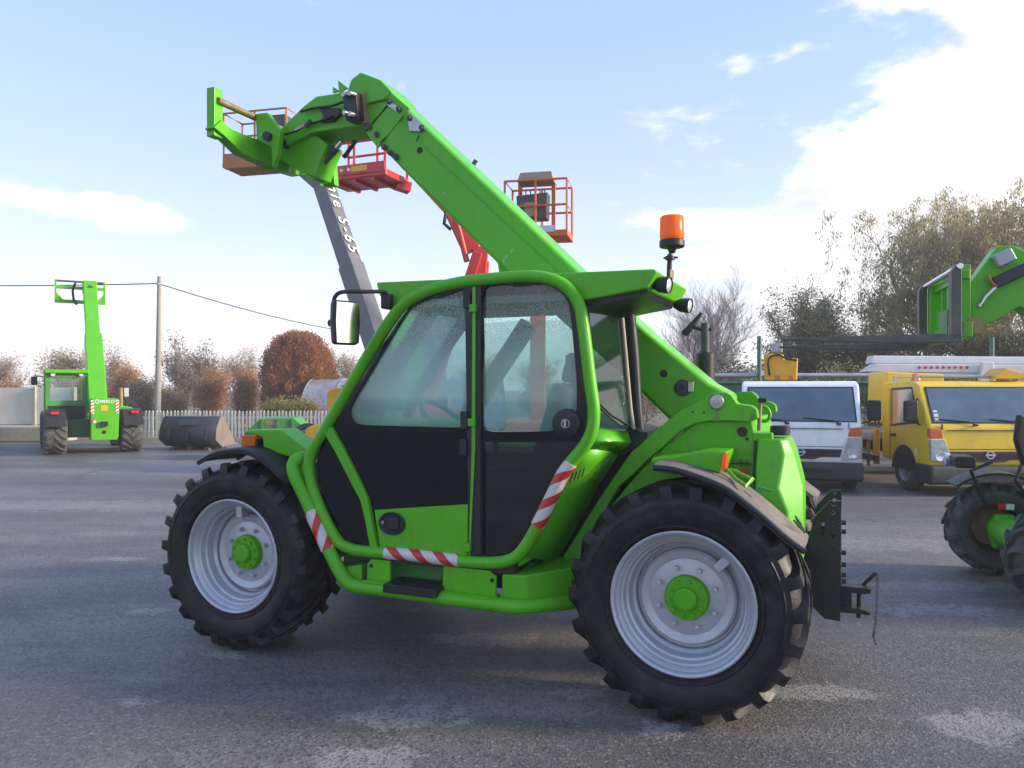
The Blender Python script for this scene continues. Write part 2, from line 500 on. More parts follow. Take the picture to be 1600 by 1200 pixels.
SPOTS = list(zip([(-1.939,4.069),(-0.647,3.464),(0.693,3.742),(-1.733,4.767),(-2.598,5.736),(-3.771,7.47),(1.605,4.206),(2.289,3.784),(0.358,4.206),(-6.535,10.88),(3.418,6.479),(3.143,5.736),(-0.165,5.081),(-6.928,15.519),(3.863,8.205),(-0.506,3.895)],
    ((0.11, 0.06), (0.25, 0.12), (0.11, 0.10), (0.14, 0.07), (0.18, 0.08), (0.34, 0.10), (0.30, 0.12), (0.26, 0.20), (0.16, 0.08), (2.4, 0.5), (0.8, 0.16), (0.55, 0.16), (0.4, 0.14), (2.6, 0.8), (1.6, 0.4), (0.3, 0.15))))
def asphalt(name='asphalt', lift=1.0):
    m = bpy.data.materials.new(name)
    m.use_nodes = True
    nt = m.node_tree
    L = nt.links.new
    b = nt.nodes['Principled BSDF']
    t = nt.nodes.new('ShaderNodeTexCoord')
    def noise(sc, det=6, ro=0.6, stretch=None, dist=0.0):
        n = nt.nodes.new('ShaderNodeTexNoise')
        n.inputs['Scale'].default_value = sc
        n.inputs['Detail'].default_value = det
        n.inputs['Roughness'].default_value = ro
        n.inputs['Distortion'].default_value = dist
        if stretch:
            mp = nt.nodes.new('ShaderNodeMapping')
            mp.inputs['Scale'].default_value = stretch
            mp.inputs['Rotation'].default_value = (0, 0, R(-8))
            L(t.outputs['Object'], mp.inputs[0])
            L(mp.outputs[0], n.inputs['Vector'])
        else:
            L(t.outputs['Object'], n.inputs['Vector'])
        return n.outputs['Fac']
    def rng(v, a, b_, c=0.0, d=1.0):
        n = nt.nodes.new('ShaderNodeMapRange')
        L(v, n.inputs[0])
        n.inputs[1].default_value = a
        n.inputs[2].default_value = b_
        n.inputs[3].default_value = c
        n.inputs[4].default_value = d
        return n.outputs[0]
    def mix(f, a, b_, mode='MIX'):
        n = nt.nodes.new('ShaderNodeMix')
        n.data_type = 'RGBA'
        n.blend_type = mode
        for k, v in ((0, f), (6, a), (7, b_)):
            if isinstance(v, (int, float)):
                n.inputs[k].default_value = v
            elif isinstance(v, tuple):
                n.inputs[k].default_value = (*v, 1)
            else:
                L(v, n.inputs[k])
        return n.outputs[2]
    fine = noise(170, 3, 0.7)
    grit = nt.nodes.new('ShaderNodeTexVoronoi')
    grit.inputs['Scale'].default_value = 75
    L(t.outputs['Object'], grit.inputs['Vector'])
    big = noise(0.55, 7, 0.62)
    streak = noise(0.9, 6, 0.6, (0.35, 1.6, 1), 0.4)
    patch = noise(1.15, 5, 0.55, None, 0.6)
    patch2 = noise(0.33, 6, 0.6, (0.5, 1.3, 1), 0.5)
    c = mix(rng(big, 0.35, 0.7), (0.066, 0.061, 0.057), (0.122, 0.112, 0.104))
    c = mix(rng(streak, 0.46, 0.64, 0, 0.75), c, (0.27, 0.235, 0.21))
    c = mix(rng(patch2, 0.50, 0.66, 0, 0.65), c, (0.29, 0.255, 0.232))
    c = mix(rng(patch, 0.69, 0.71, 0, 0.55), c, (0.27, 0.258, 0.245))
    # cement splashes and worn places where they lie in the yard
    rag = noise(5.5, 6, 0.65, None, 0.8)
    rag2 = noise(22, 4, 0.6)
    for (sx_, sy_), (sa_, sb_) in SPOTS:
        v1 = nt.nodes.new('ShaderNodeVectorMath')
        v1.operation = 'SUBTRACT'
        L(t.outputs['Object'], v1.inputs[0])
        v1.inputs[1].default_value = (sx_, sy_, 0.004)
        v2 = nt.nodes.new('ShaderNodeVectorMath')
        v2.operation = 'MULTIPLY'
        L(v1.outputs[0], v2.inputs[0])
        v2.inputs[1].default_value = (1 / sa_, 1 / sb_, 0)
        v3 = nt.nodes.new('ShaderNodeVectorMath')
        v3.operation = 'LENGTH'
        L(v2.outputs[0], v3.inputs[0])
        md = nt.nodes.new('ShaderNodeMath')
        md.operation = 'MULTIPLY_ADD'
        L(rag, md.inputs[0])
        md.inputs[1].default_value = 3.2
        L(v3.outputs['Value'], md.inputs[2])
        me_ = nt.nodes.new('ShaderNodeMath')
        me_.operation = 'MULTIPLY_ADD'
        L(rag2, me_.inputs[0])
        me_.inputs[1].default_value = 0.9
        L(md.outputs[0], me_.inputs[2])
        c = mix(rng(me_.outputs[0], 2.80, 3.10, 0.9 if sa_ < 0.5 else 0.55, 0.0), c, (0.38, 0.35, 0.325))
    # fine wandering cracks
    wob = nt.nodes.new('ShaderNodeTexNoise')
    wob.inputs['Scale'].default_value = 2.2
    wob.inputs['Detail'].default_value = 5
    L(t.outputs['Object'], wob.inputs['Vector'])
    wv = nt.nodes.new('ShaderNodeVectorMath')
    wv.operation = 'MULTIPLY_ADD'
    L(wob.outputs['Color'], wv.inputs[0])
    wv.inputs[1].default_value = (0.9, 0.9, 0)
    L(t.outputs['Object'], wv.inputs[2])
    ck = nt.nodes.new('ShaderNodeTexVoronoi')
    ck.feature = 'DISTANCE_TO_EDGE'
    ck.inputs['Scale'].default_value = 0.42
    L(wv.outputs[0], ck.inputs['Vector'])
    c = mix(rng(ck.outputs['Distance'], 0.0015, 0.006, 0.45, 0.0), c, (0.02, 0.02, 0.02))
    mot = noise(4.5, 6, 0.7)
    c = mix(rng(mot, 0.35, 0.65, 0.0, 0.35), c, (0.045, 0.044, 0.044))
    dark = noise(2.6, 5, 0.6, (1, 1, 1), 0.3)
    c = mix(rng(dark, 0.62, 0.75, 0, 0.55), c, (0.036, 0.035, 0.035))
    c = mix(rng(fine, 0.3, 0.7, 0, 1), c, mix(0.5, c, (0.19, 0.187, 0.183)))
    sepc = nt.nodes.new('ShaderNodeSeparateColor')
    L(grit.outputs['Color'], sepc.inputs[0])
    c = mix(rng(sepc.outputs[0], 0.78, 0.95, 0, 0.6), c, (0.24, 0.235, 0.23))
    c = mix(rng(sepc.outputs[1], 0.62, 0.90, 0, 0.7), c, (0.045, 0.045, 0.048))
    if lift != 1.0:
        c = mix(lift - 1.0, c, (0.50, 0.485, 0.47))
    L(c, b.inputs['Base Color'])
    L(rng(big, 0.3, 0.7, 0.46, 0.70), b.inputs['Roughness'])
    b.inputs['Specular IOR Level'].default_value = 0.5
    bp = nt.nodes.new('ShaderNodeBump')
    bp.inputs['Strength'].default_value = 0.55
    bp.inputs['Distance'].default_value = 0.006
    hh = nt.nodes.new('ShaderNodeMath')
    hh.operation = 'ADD'
    L(fine, hh.inputs[0])
    L(grit.outputs['Distance'], hh.inputs[1])
    L(hh.outputs[0], bp.inputs['Height'])
    L(bp.outputs[0], b.inputs['Normal'])
    MATS[name] = m
asphalt()

# ================================================================== mesh helpers
def link(o, parent=None):
    COL.objects.link(o)
    if parent:
        o.parent = parent
    return o
def mk(name, verts, faces, m, parent=None, bevel=0.0, seg=2, sharp=35, recalc=True, uvs=None):
    me = bpy.data.meshes.new(name)
    me.from_pydata([tuple(v) for v in verts], [], faces)
    me.materials.append(M[m] if isinstance(m, str) else m)
    if recalc:
        bm = bmesh.new()
        bm.from_mesh(me)
        bmesh.ops.recalc_face_normals(bm, faces=bm.faces)
        bm.to_mesh(me)
        bm.free()
    if uvs is not None:
        ul = me.uv_layers.new(name='UVMap')
        vi = np.zeros(len(me.loops), dtype=np.int32)
        me.loops.foreach_get('vertex_index', vi)
        ul.data.foreach_set('uv', np.asarray(uvs, dtype=np.float32)[vi].ravel())
    me.polygons.foreach_set('use_smooth', [True] * len(me.polygons))
    me.set_sharp_from_angle(angle=R(sharp))
    o = bpy.data.objects.new(name, me)
    link(o, parent)
    if bevel:
        b = o.modifiers.new('bevel', 'BEVEL')
        b.width = bevel
        b.segments = seg
        b.limit_method = 'ANGLE'
        b.angle_limit = R(28)
        b.harden_normals = True
    return o
def prism(name, pts, a, b, m, parent=None, axis='y', bevel=0.0, seg=2):
    """polygon pushed from a to b along an axis; pts are the two other coordinates in x,y,z order"""
    def put(p, v):
        return {'y': (p[0], v, p[1]), 'x': (v, p[0], p[1]), 'z': (p[0], p[1], v)}[axis]
    n = len(pts)
    vs = [put(p, a) for p in pts] + [put(p, b) for p in pts]
    fs = [tuple(range(n)), tuple(range(2 * n - 1, n - 1, -1))]
    fs += [(i, (i + 1) % n, n + (i + 1) % n, n + i) for i in range(n)]
    return mk(name, vs, fs, m, parent, bevel, seg)
def box(name, c, s, m, parent=None, bevel=0.0, rot=None, seg=2):
    vs = []
    mt = Matrix.Identity(3)
    if rot:
        from mathutils import Euler
        mt = Euler(tuple(R(a) for a in rot)).to_matrix()
    for i in (-1, 1):
        for j in (-1, 1):
            for k in (-1, 1):
                vs.append(Vector(c) + mt @ Vector((i * s[0] / 2, j * s[1] / 2, k * s[2] / 2)))
    fs = [(0, 1, 3, 2), (4, 6, 7, 5), (0, 4, 5, 1), (2, 3, 7, 6), (0, 2, 6, 4), (1, 5, 7, 3)]
    return mk(name, vs, fs, m, parent, bevel, seg)
def spline(pts, n, closed=False):
    P = [Vector(p) for p in pts]
    out = []
    N = len(P)
    for i in range(N if closed else N - 1):
        p1, p2 = P[i], P[(i + 1) % N]
        p0 = P[i - 1] if (closed or i > 0) else p1
        p3 = P[(i + 2) % N] if (closed or i + 2 < N) else p2
        for k in range(n):
            t = k / n
            out.append(0.5 * ((2 * p1) + (p2 - p0) * t + (2 * p0 - 5 * p1 + 4 * p2 - p3) * t * t + (3 * p1 - p0 - 3 * p2 + p3) * t ** 3))
    if not closed:
        out.append(P[-1])
    return out
def sweep(pts, rads, seg=10, closed=False, sx=1.0, ph=0.0):
    """verts, faces, uvs of a tube along pts (parallel transport)"""
    P = [Vector(p) for p in pts]
    N = len(P)
    if not hasattr(rads, '__len__'):
        rads = [rads] * N
    tan = []
    for i in range(N):
        a = P[i - 1] if (closed or i > 0) else P[i]
        b = P[(i + 1) % N] if (closed or i + 1 < N) else P[i]
        d = b - a
        tan.append(d.normalized() if d.length > 1e-9 else Vector((0, 0, 1)))
    ref = Vector((0, 1, 0)) if abs(tan[0].y) < 0.9 else Vector((0, 0, 1))
    nrm = (ref - tan[0] * ref.dot(tan[0])).normalized()
    vs, fs, uv = [], [], []
    u = 0.0
    for i in range(N):
        if i:
            nrm = (nrm - tan[i] * nrm.dot(tan[i])).normalized()
            u += (P[i] - P[i - 1]).length
        bn = tan[i].cross(nrm)
        for k in range(seg):
            a = 2 * math.pi * k / seg + ph
            vs.append(P[i] + (nrm * math.cos(a) * sx + bn * math.sin(a)) * rads[i])
            uv.append((u, rads[i] * 6.283 * k / seg))
    M_ = N if closed else N - 1
    for i in range(M_):
        j = (i + 1) % N
        for k in range(seg):
            l = (k + 1) % seg
            fs.append((i * seg + k, i * seg + l, j * seg + l, j * seg + k))
    if not closed:
        fs.append(tuple(range(seg - 1, -1, -1)))
        fs.append(tuple((N - 1) * seg + k for k in range(seg)))
    return vs, fs, uv
def tube(name, pts, r, m, parent=None, seg=10, closed=False, smooth=0, uv=False, sharp=50):
    if smooth:
        pts = spline(pts, smooth, closed)
    vs, fs, u = sweep(pts, r, seg, closed)
    return mk(name, vs, fs, m, parent, sharp=sharp, uvs=u if uv else None)
def beam(name, p0, p1, w, h, m, parent=None, bevel=0.0, up=(0, 0, 1), w1=None, h1=None):
    """box section from p0 to p1: w across, h in the up direction"""
    p0, p1 = Vector(p0), Vector(p1)
    d = (p1 - p0).normalized()
    s = d.cross(Vector(up)).normalized()
    t = s.cross(d)
    vs = []
    for p, ww, hh in ((p0, w, h), (p1, w1 or w, h1 or h)):
        for a, b in ((-1, -1), (1, -1), (1, 1), (-1, 1)):
            vs.append(p + s * a * ww / 2 + t * b * hh / 2)
    fs = [(0, 3, 2, 1), (4, 5, 6, 7)] + [(i, (i + 1) % 4, 4 + (i + 1) % 4, 4 + i) for i in range(4)]
    return mk(name, vs, fs, m, parent, bevel)
def lathe(name, prof, c, m, parent=None, axis='y', seg=32, sgn=1, sharp=40):
    """prof: (radius, along axis) pairs"""
    vs, fs = [], []
    n = len(prof)
    for k in range(seg):
        a = 2 * math.pi * k / seg
        ca, sa = math.cos(a), math.sin(a)
        for r, h in prof:
            h *= sgn
            v = {'y': (r * ca, h, r * sa), 'z': (r * ca, r * sa, h), 'x': (h, r * ca, r * sa)}[axis]
            vs.append((c[0] + v[0], c[1] + v[1], c[2] + v[2]))
    for k in range(seg):
        l = (k + 1) % seg
        for i in range(n - 1):
            fs.append((k * n + i, k * n + i + 1, l * n + i + 1, l * n + i))
    return mk(name, vs, fs, m, parent, sharp=sharp)
def plate(name, outer, holes, a, b, m, parent=None, axis='y', bevel=0.0):
    """flat plate with window holes cut through it"""
    def put(p, v):
        return {'y': (p[0], v, p[1]), 'x': (v, p[0], p[1]), 'z': (p[0], p[1], v)}[axis]
    bm = bmesh.new()
    es = []
    for loop in [outer] + list(holes):
        vs = [bm.verts.new(put(p, a)) for p in loop]
        for i in range(len(vs)):
            es.append(bm.edges.new((vs[i], vs[(i + 1) % len(vs)])))
    bmesh.ops.triangle_fill(bm, use_beauty=True, use_dissolve=False, edges=es)
    r = bmesh.ops.extrude_face_region(bm, geom=bm.faces[:])
    d = Vector(put((0, 0), b)) - Vector(put((0, 0), a))
    bmesh.ops.translate(bm, verts=[g for g in r['geom'] if isinstance(g, bmesh.types.BMVert)], vec=d)
    bmesh.ops.recalc_face_normals(bm, faces=bm.faces)
    me = bpy.data.meshes.new(name)
    bm.to_mesh(me)
    bm.free()
    me.materials.append(M[m])
    return link(bpy.data.objects.new(name, me), parent)
def circle2(c, r, n=16, rz=None):
    return [(c[0] + r * math.cos(2 * math.pi * k / n), c[1] + (rz or r) * math.sin(2 * math.pi * k / n)) for k in range(n)]
def sheet(name, rows, m, parent=None, thick=0.0, sharp=35, bevel=0.0):
    """surface through equal-length rows of points, optionally thickened"""
    n = len(rows[0])
    vs = [p for r in rows for p in r]
    fs = [(i * n + j, i * n + j + 1, (i + 1) * n + j + 1, (i + 1) * n + j) for i in range(len(rows) - 1) for j in range(n - 1)]
    o = mk(name, vs, fs, m, parent, sharp=sharp)
    if thick:
        s = o.modifiers.new('thickness', 'SOLIDIFY')
        s.thickness = thick
        s.offset = 0
    return o
def smooth2(pts, n):
    return [(p.x, p.y) for p in spline([(a[0], a[1], 0) for a in pts], n, True)]
def text(name, body, size, m, parent, mat4, depth=0.002, align='LEFT', bold=0.0, space=1.0):
    cu = bpy.data.curves.new(name, 'FONT')
    cu.body = body
    cu.size = size
    cu.extrude = depth
    cu.offset = bold
    cu.space_character = space
    cu.align_x = align
    tmp = bpy.data.objects.new('tmp_text', cu)
    COL.objects.link(tmp)
    dg = bpy.context.evaluated_depsgraph_get()
    me = bpy.data.meshes.new_from_object(tmp.evaluated_get(dg))
    bpy.data.objects.remove(tmp)
    me.name = name
    me.materials.clear()
    me.materials.append(M[m])
    me.transform(mat4)
    return link(bpy.data.objects.new(name, me), parent)
def frame(o, x, y):
    """matrix with origin o, text direction x, text up y"""
    x, y = Vector(x).normalized(), Vector(y)
    y = (y - x * y.dot(x)).normalized()
    z = x.cross(y)
    m4 = Matrix((x, y, z)).transposed().to_4x4()
    m4.translation = Vector(o)
    return m4
def tag(o, label, cat, group=None, kind=None):
    if label:
        o['label'] = label
    if cat:
        o['category'] = cat
    if group:
        o['group'] = group
    if kind:
        o['kind'] = kind
    return o
def thing(name, label, cat, loc=(0, 0, 0), rz=0.0, group=None):
    o = bpy.data.objects.new(name, None)
    o.empty_display_size = 0.2
    link(o)
    o.location = loc
    o.rotation_euler = (0, 0, rz)
    return tag(o, label, cat, group)
def group_part(name, parent, loc=(0, 0, 0), rot=(0, 0, 0)):
    o = bpy.data.objects.new(name, None)
    o.empty_display_size = 0.1
    link(o, parent)
    o.location = loc
    o.rotation_euler = rot
    return o
def copy_tree(o, parent=None):
    c = o.copy()
    COL.objects.link(c)
    c.parent = parent
    for ch in list(o.children):
        copy_tree(ch, c)
    return c
def mirror_pts(pts, c):
    return [(2 * c - p[0], p[1]) for p in pts]

# ------------------------------------------------------------------ wheels
def tyre_mesh(Rw, W, rr, lugs, tread_m, parent, sweep_a=24, lug_h=0.034, lug_w=0.05):
    """pneumatic tyre with angled traction lugs; outer face at y=0, wheel axis = y"""
    Rc = Rw - lug_h
    side = [(rr - 0.012, 0.03), (rr, 0.012), (rr + 0.12 * (Rc - rr), -0.006), (rr + 0.15 * (Rc - rr), -0.016), (rr + 0.19 * (Rc - rr), -0.017), (rr + 0.21 * (Rc - rr), -0.012), (rr + 0.35 * (Rc - rr), -0.026), (rr + 0.5 * (Rc - rr), -0.032), (rr + 0.62 * (Rc - rr), -0.032), (rr + 0.635 * (Rc - rr), -0.037), (rr + 0.67 * (Rc - rr), -0.036), (rr + 0.685 * (Rc - rr), -0.030), (rr + 0.8 * (Rc - rr), -0.024),
            (Rc - 0.018, 0.0), (Rc - 0.004, 0.035), (Rc, 0.09)]
    prof = side + [(Rc + 0.003, W / 2)] + [(r, W - h) for r, h in reversed(side)]
    seg = 72
    n = len(prof)
    vs, fs = [], []
    for k in range(seg):
        a = 2 * math.pi * k / seg
        for r, h in prof:
            vs.append((r * math.cos(a), h, r * math.sin(a)))
    for k in range(seg):
        l = (k + 1) % seg
        for i in range(n - 1):
            fs.append((k * n + i, k * n + i + 1, l * n + i + 1, l * n + i))
    rnd = random.Random(5)
    for s in (0, 1):
        for q in range(lugs):
            a0 = 2 * math.pi * (q + 0.5 * s) / lugs + rnd.uniform(-0.01, 0.01)
            st = [(-0.026, Rc - 0.055, Rc - 0.035, 0.0, 0.9), (-0.024, Rc - 0.04, Rw - 0.030, 0.0, 1.0), (-0.010, Rc - 0.025, Rw - 0.006, 0.02, 1.08), (0.03, Rc - 0.012, Rw, 0.10, 1.05),
                  (0.10, Rc - 0.006, Rw + 0.001, 0.34, 0.95), (W * 0.40, Rc - 0.006, Rw + 0.002, 0.72, 0.9), (W * 0.53, Rc - 0.006, Rw - 0.002, 1.0, 0.85)]
            base = len(vs)
            for y, rb, rt, u, wf in st:
                a = a0 + R(sweep_a) * u
                hw = lug_w * 0.5 * wf
                yy = y if s == 0 else W - y
                for (r_, w_) in ((rb, hw * 1.25), (rt, hw), (rt, -hw), (rb, -hw * 1.25)):
                    aa = a + w_ / Rw
                    vs.append((r_ * math.cos(aa), yy, r_ * math.sin(aa)))
            for i in range(len(st) - 1):
                for k in range(3):
                    fs.append((base + i * 4 + k, base + i * 4 + k + 1, base + i * 4 + 5 + k, base + i * 4 + 4 + k))
            fs.append((base, base + 1, base + 2, base + 3))
            e = base + (len(st) - 1) * 4
            fs.append((e + 3, e + 2, e + 1, e))
    return mk('tyre', vs, fs, tread_m, parent, sharp=32)
def big_wheel(parent, loc, rz=0.0, spin=0.0):
    w = group_part('wheel', parent, loc, (0, spin, rz))
    tyre_mesh(0.578, 0.40, 0.345, 22, 'rubber', w, lug_h=0.029, lug_w=0.056)
    prof = [(0.338, 0.36), (0.338, 0.03), (0.352, 0.012), (0.354, -0.004), (0.346, -0.010), (0.336, -0.002), (0.330, 0.02), (0.322, 0.028), (0.312, 0.05), (0.304, 0.056),
            (0.296, 0.085), (0.286, 0.092), (0.276, 0.135), (0.262, 0.150), (0.256, 0.178), (0.247, 0.180), (0.240, 0.150), (0.228, 0.140), (0.205, 0.145), (0.190, 0.152), (0.185, 0.150), (0.0, 0.150)]
    lathe('rim', prof, (0, 0, 0), 'rim_silver', w, seg=64, sharp=28)
    hub = [(0.112, 0.150), (0.110, 0.122), (0.104, 0.112), (0.062, 0.108), (0.056, 0.084), (0.046, 0.078), (0.0, 0.076)]
    lathe('hub', hub, (0, 0, 0), 'green_paint', w, seg=32, sharp=28)
    b0 = lathe('wheel_bolt', [(0.016, 0.152), (0.016, 0.140), (0.011, 0.140), (0.011, 0.118), (0.0, 0.116)], (0, 0, 0), 'rim_silver', w, seg=6)
    h0 = lathe('hub_bolt', [(0.010, 0.112), (0.010, 0.098), (0.0, 0.096)], (0, 0, 0), 'green_paint', w, seg=6)
    for k in range(8):
        o = b0 if k == 0 else b0.copy()
        if k:
            link(o, w)
        a = 2 * math.pi * (k + 0.45) / 8
        o.location = (0.150 * math.cos(a), 0, 0.150 * math.sin(a))
    for k in range(10):
        o = h0 if k == 0 else h0.copy()
        if k:
            link(o, w)
        a = 2 * math.pi * (k + 0.2) / 10
        o.location = (0.085 * math.cos(a), 0, 0.085 * math.sin(a))
    a = R(47)
    box('valve_guard', (0.262 * math.cos(a), 0.105, 0.262 * math.sin(a)), (0.075, 0.07, 0.045), 'rim_silver', w, 0.006, rot=(0, -47, 0))
    return w
def plain_wheel(parent, loc, Rw, W, rz=0.0, rim='rim_silver', tread='rubber_dusty', lugs=18, lug_h=0.03, hubm=None):
    """smaller wheel: tyre, rim, hub"""
    w = group_part('wheel', parent, loc, (0, 0, rz))
    rr = Rw * 0.56
    tyre_mesh(Rw, W, rr, lugs, tread, w, lug_h=lug_h, lug_w=Rw * 0.1)
    lathe('rim', [(rr - 0.005, W * 0.8), (rr - 0.005, 0.03), (rr + 0.01, 0.0), (rr - 0.01, 0.0), (rr * 0.85, 0.06), (rr * 0.75, 0.10), (0.0, 0.09)], (0, 0, 0), rim, w, seg=28)
    lathe('hub', [(rr * 0.4, 0.10), (rr * 0.38, 0.05), (rr * 0.2, 0.03), (0, 0.03)], (0, 0, 0), hubm or rim, w, seg=16)
    return w
def road_wheel(parent, loc, Rw, W, rz=0.0):
    """smooth truck tyre with steel rim"""
    w = group_part('wheel', parent, loc, (0, 0, rz))
    rr = Rw * 0.58
    prof = [(rr - 0.01, 0.03), (rr, 0.0), (rr + 0.05, -0.012), (Rw - 0.03, -0.006), (Rw - 0.006, 0.02), (Rw, 0.05), (Rw, W - 0.05), (Rw - 0.03, W), (rr, W)]
    lathe('tyre', prof, (0, 0, 0), 'rubber_dusty', w, seg=36)
    lathe('rim', [(rr - 0.004, W * 0.7), (rr - 0.004, 0.02), (rr + 0.006, 0.004), (rr - 0.012, 0.004), (rr * 0.8, 0.06), (rr * 0.4, 0.04), (rr * 0.3, 0.0), (0, -0.005)], (0, 0, 0), 'galvanised', w, seg=28)
    return w

# ================================================================== ground
def ground():
    xs = [-250, -60, -30, -15, 0, 15, 30, 60, 250]
    ys = [-60, -20, -5, 5, 15, 25, 40, 80, 500]
    vs = [(x, y, 0) for y in ys for x in xs]
    n = len(xs)
    fs = [(j * n + i, j * n + i + 1, (j + 1) * n + i + 1, (j + 1) * n + i) for j in range(len(ys) - 1) for i in range(n - 1)]
    o = mk('ground', vs, fs, 'soil')
    tag(o, 'rough soil and scrub beyond the paved yard', None, kind='structure')
    y = mk('paved_yard', [(-40, -30, 0.004), (40, -30, 0.004), (40, 20.2, 0.004), (8, 20.2, 0.004), (4, 23.3, 0.004), (-40, 23.3, 0.004)], [(0, 1, 2, 3, 4, 5)], 'asphalt')
    tag(y, 'grey worn asphalt yard with pale stains and grit', None, kind='structure')
ground()
GZ = 0.004

# ================================================================== the telehandler in front
TH = thing('telehandler', 'bright green telehandler with raised boom and silver wheels, large in front', 'telehandler', (-1.737, 4.885, GZ), -0.40171)
WB = 2.775
ZH = 0.578
big_wheel(TH, (0, 0, ZH), spin=R(-45))
big_wheel(TH, (WB, 0, ZH))
big_wheel(TH, (0, 2.12, ZH), rz=math.pi)
big_wheel(TH, (WB, 2.12, ZH), rz=math.pi)
# ---- chassis
box('chassis_frame', (1.35, 1.06, 0.70), (3.1, 0.62, 0.34), 'green_dark', TH, 0.02)
for xx in (0.0, WB):
    tube('axle', [(xx, 0.30, ZH), (xx, 0.75, ZH + 0.02), (xx, 1.37, ZH + 0.02), (xx, 1.82, ZH)], [0.10, 0.15, 0.15, 0.10], 'green_dark', TH, 12)
prism('front_frame', [(-0.35, 0.62), (0.55, 0.55), (0.75, 0.9), (0.6, 1.12), (-0.1, 1.12), (-0.38, 0.95)], 0.62, 1.5, 'green_paint', TH, bevel=0.02)
prism('engine_hood', [(0.95, 0.62), (2.3, 0.62), (2.3, 1.18), (1.0, 1.22)], 1.42, 2.05, 'green_paint', TH, bevel=0.05, seg=3)
box('cab_floor', (1.35, 0.50, 0.66), (1.05, 0.86, 0.08), 'black_steel', TH)
# ---- boom support frame and rear body
YA = 0.45
arch = [(1.967,0.526),(1.991,0.62),(2.11,0.812),(2.227,1),(2.407,1.264),(2.511,1.359),(2.678,1.497),(2.791,1.56),(2.841,1.594),(2.924,1.598),(2.95,1.581),(2.979,1.538),(3.05,1.528),(3.079,1.509),(3.085,1.462),(3.044,1.442),(2.874,1.449),(2.841,1.445),(2.764,1.43),(2.689,1.394),(2.585,1.298),(2.503,1.225),(2.425,1.145),(2.341,1.07),(2.279,0.967),(2.204,0.782),(2.186,0.546)]
prism('boom_support_arch', arch, YA, YA + 0.10, 'green_paint', TH, bevel=0.008)
prism('boom_support_arch', arch, 1.62, 1.70, 'green_paint', TH, bevel=0.008)
rear = [(2.195,0.541),(2.214,0.785),(2.289,0.963),(2.435,1.142),(2.589,1.303),(2.768,1.439),(3.041,1.45),(3.063,1.343),(3.06,0.975),(3.066,0.623)]
prism('rear_body_panel', rear, 0.50, 1.60, 'green_paint', TH, bevel=0.006)
for (cx_, cz_), rr_ in zip([(2.999,1.388),(3.022,1.351)], (0.026, 0.009)):
    lathe('body_opening', [(rr_ * 1.05, 0.002), (rr_, -0.004), (0, -0.004)], (cx_, 0.498, cz_), 'black_print', TH, seg=18)
pc = [(2.874,1.547)][0]
lathe('pivot_pin', [(0.040, 0.005), (0.040, -0.012), (0.034, -0.018), (0.012, -0.019), (0.010, -0.024), (0, -0.024)], (pc[0], YA, pc[1]), 'steel', TH, seg=28)
box('rust_streak', (pc[0] + 0.003, YA - 0.0015, pc[1] - 0.065), (0.012, 0.003, 0.07), 'rust_plate', TH)
for p_ in [(2.747,1.491),(2.807,1.489)]:
    lathe('arch_hole', [(0.006, 0.0), (0.005, -0.003), (0, -0.003)], (p_[0], YA, p_[1]), 'black_print', TH, seg=10)
# eye plate with slot behind the pin
slot = [(3.05,1.488),(3.066,1.482),(3.072,1.462),(3.059,1.448),(3.046,1.461)]
prism('slot_light', slot, YA - 0.004, YA + 0.004, 'green_old', TH)
tube('tow_ring', [(3.072,0.62,1.518),(3.105,0.62,1.518),(3.125,0.62,1.491),(3.125,0.62,1.46),(3.105,0.62,1.443),(3.075,0.62,1.445)], 0.010, 'green_paint', TH, 8, smooth=4)
lv = [(3.082,0.52,1.395),(3.085,0.52,1.483),(3.088,0.52,1.544)]
tube('level_stick', lv, 0.011, 'greased_pipe', TH, 8)
box('level_stick_head', (lv[2][0] + 0.012, 0.52, lv[2][2] + 0.012), (0.042, 0.03, 0.025), 'black_plastic', TH, 0.005)
# ---- counterweight tail
tail = [(3.072,1.345),(3.226,1.356),(3.251,1.274),(3.276,1.171),(3.288,1.109),(3.294,0.992),(3.294,0.731),(3.164,0.637),(3.072,0.628)]
def tail_block():
    x0 = tail[0][0]
    lv_ = [(tail[1][1], tail[1][0] - 0.035, 0.47, 0.05), (tail[2][1], tail[2][0] - 0.04, 0.46, 0.07), (tail[4][1], tail[4][0] - 0.10, 0.40, 0.16), (tail[5][1], tail[5][0] - 0.06, 0.40, 0.10), (tail[6][1], tail[6][0] - 0.06, 0.41, 0.10)]
    rows = []
    for z, xb, y0, ch_ in lv_:
        rows.append([(x0, y0, z), (xb, y0, z), (xb + ch_ * 0.7, y0 + ch_, z), (xb + ch_ * 0.7 - 0.01, 0.95, z), (xb - 0.04, 1.5, z), (x0, 1.62, z)])
    k = 6
    vs = [p for r in rows for p in r]
    fs = [tuple(range(k)), tuple(range((len(rows) - 1) * k + k - 1, (len(rows) - 1) * k - 1, -1))]
    for i in range(len(rows) - 1):
        for j in range(k):
            l = (j + 1) % k
            fs.append((i * k + j, i * k + l, (i + 1) * k + l, (i + 1) * k + j))
    return mk('counterweight', vs, fs, 'green_paint', TH, bevel=0.014, seg=3)
tail_block()
gap = [(3.063,1.345),(3.075,1.345),(3.069,1.152),(3.056,1.151)]
prism('body_gap', gap, 0.452, 0.50, 'black_print', TH)
cp = [(3.18,0.62,1.369)][0]
lathe('filler_cap', [(0.052, -0.02), (0.052, 0.022), (0.045, 0.030), (0.030, 0.030), (0.026, 0.024), (0, 0.024)], (cp[0], cp[1], cp[2] + 0.02), 'black_plastic', TH, axis='z', seg=24)
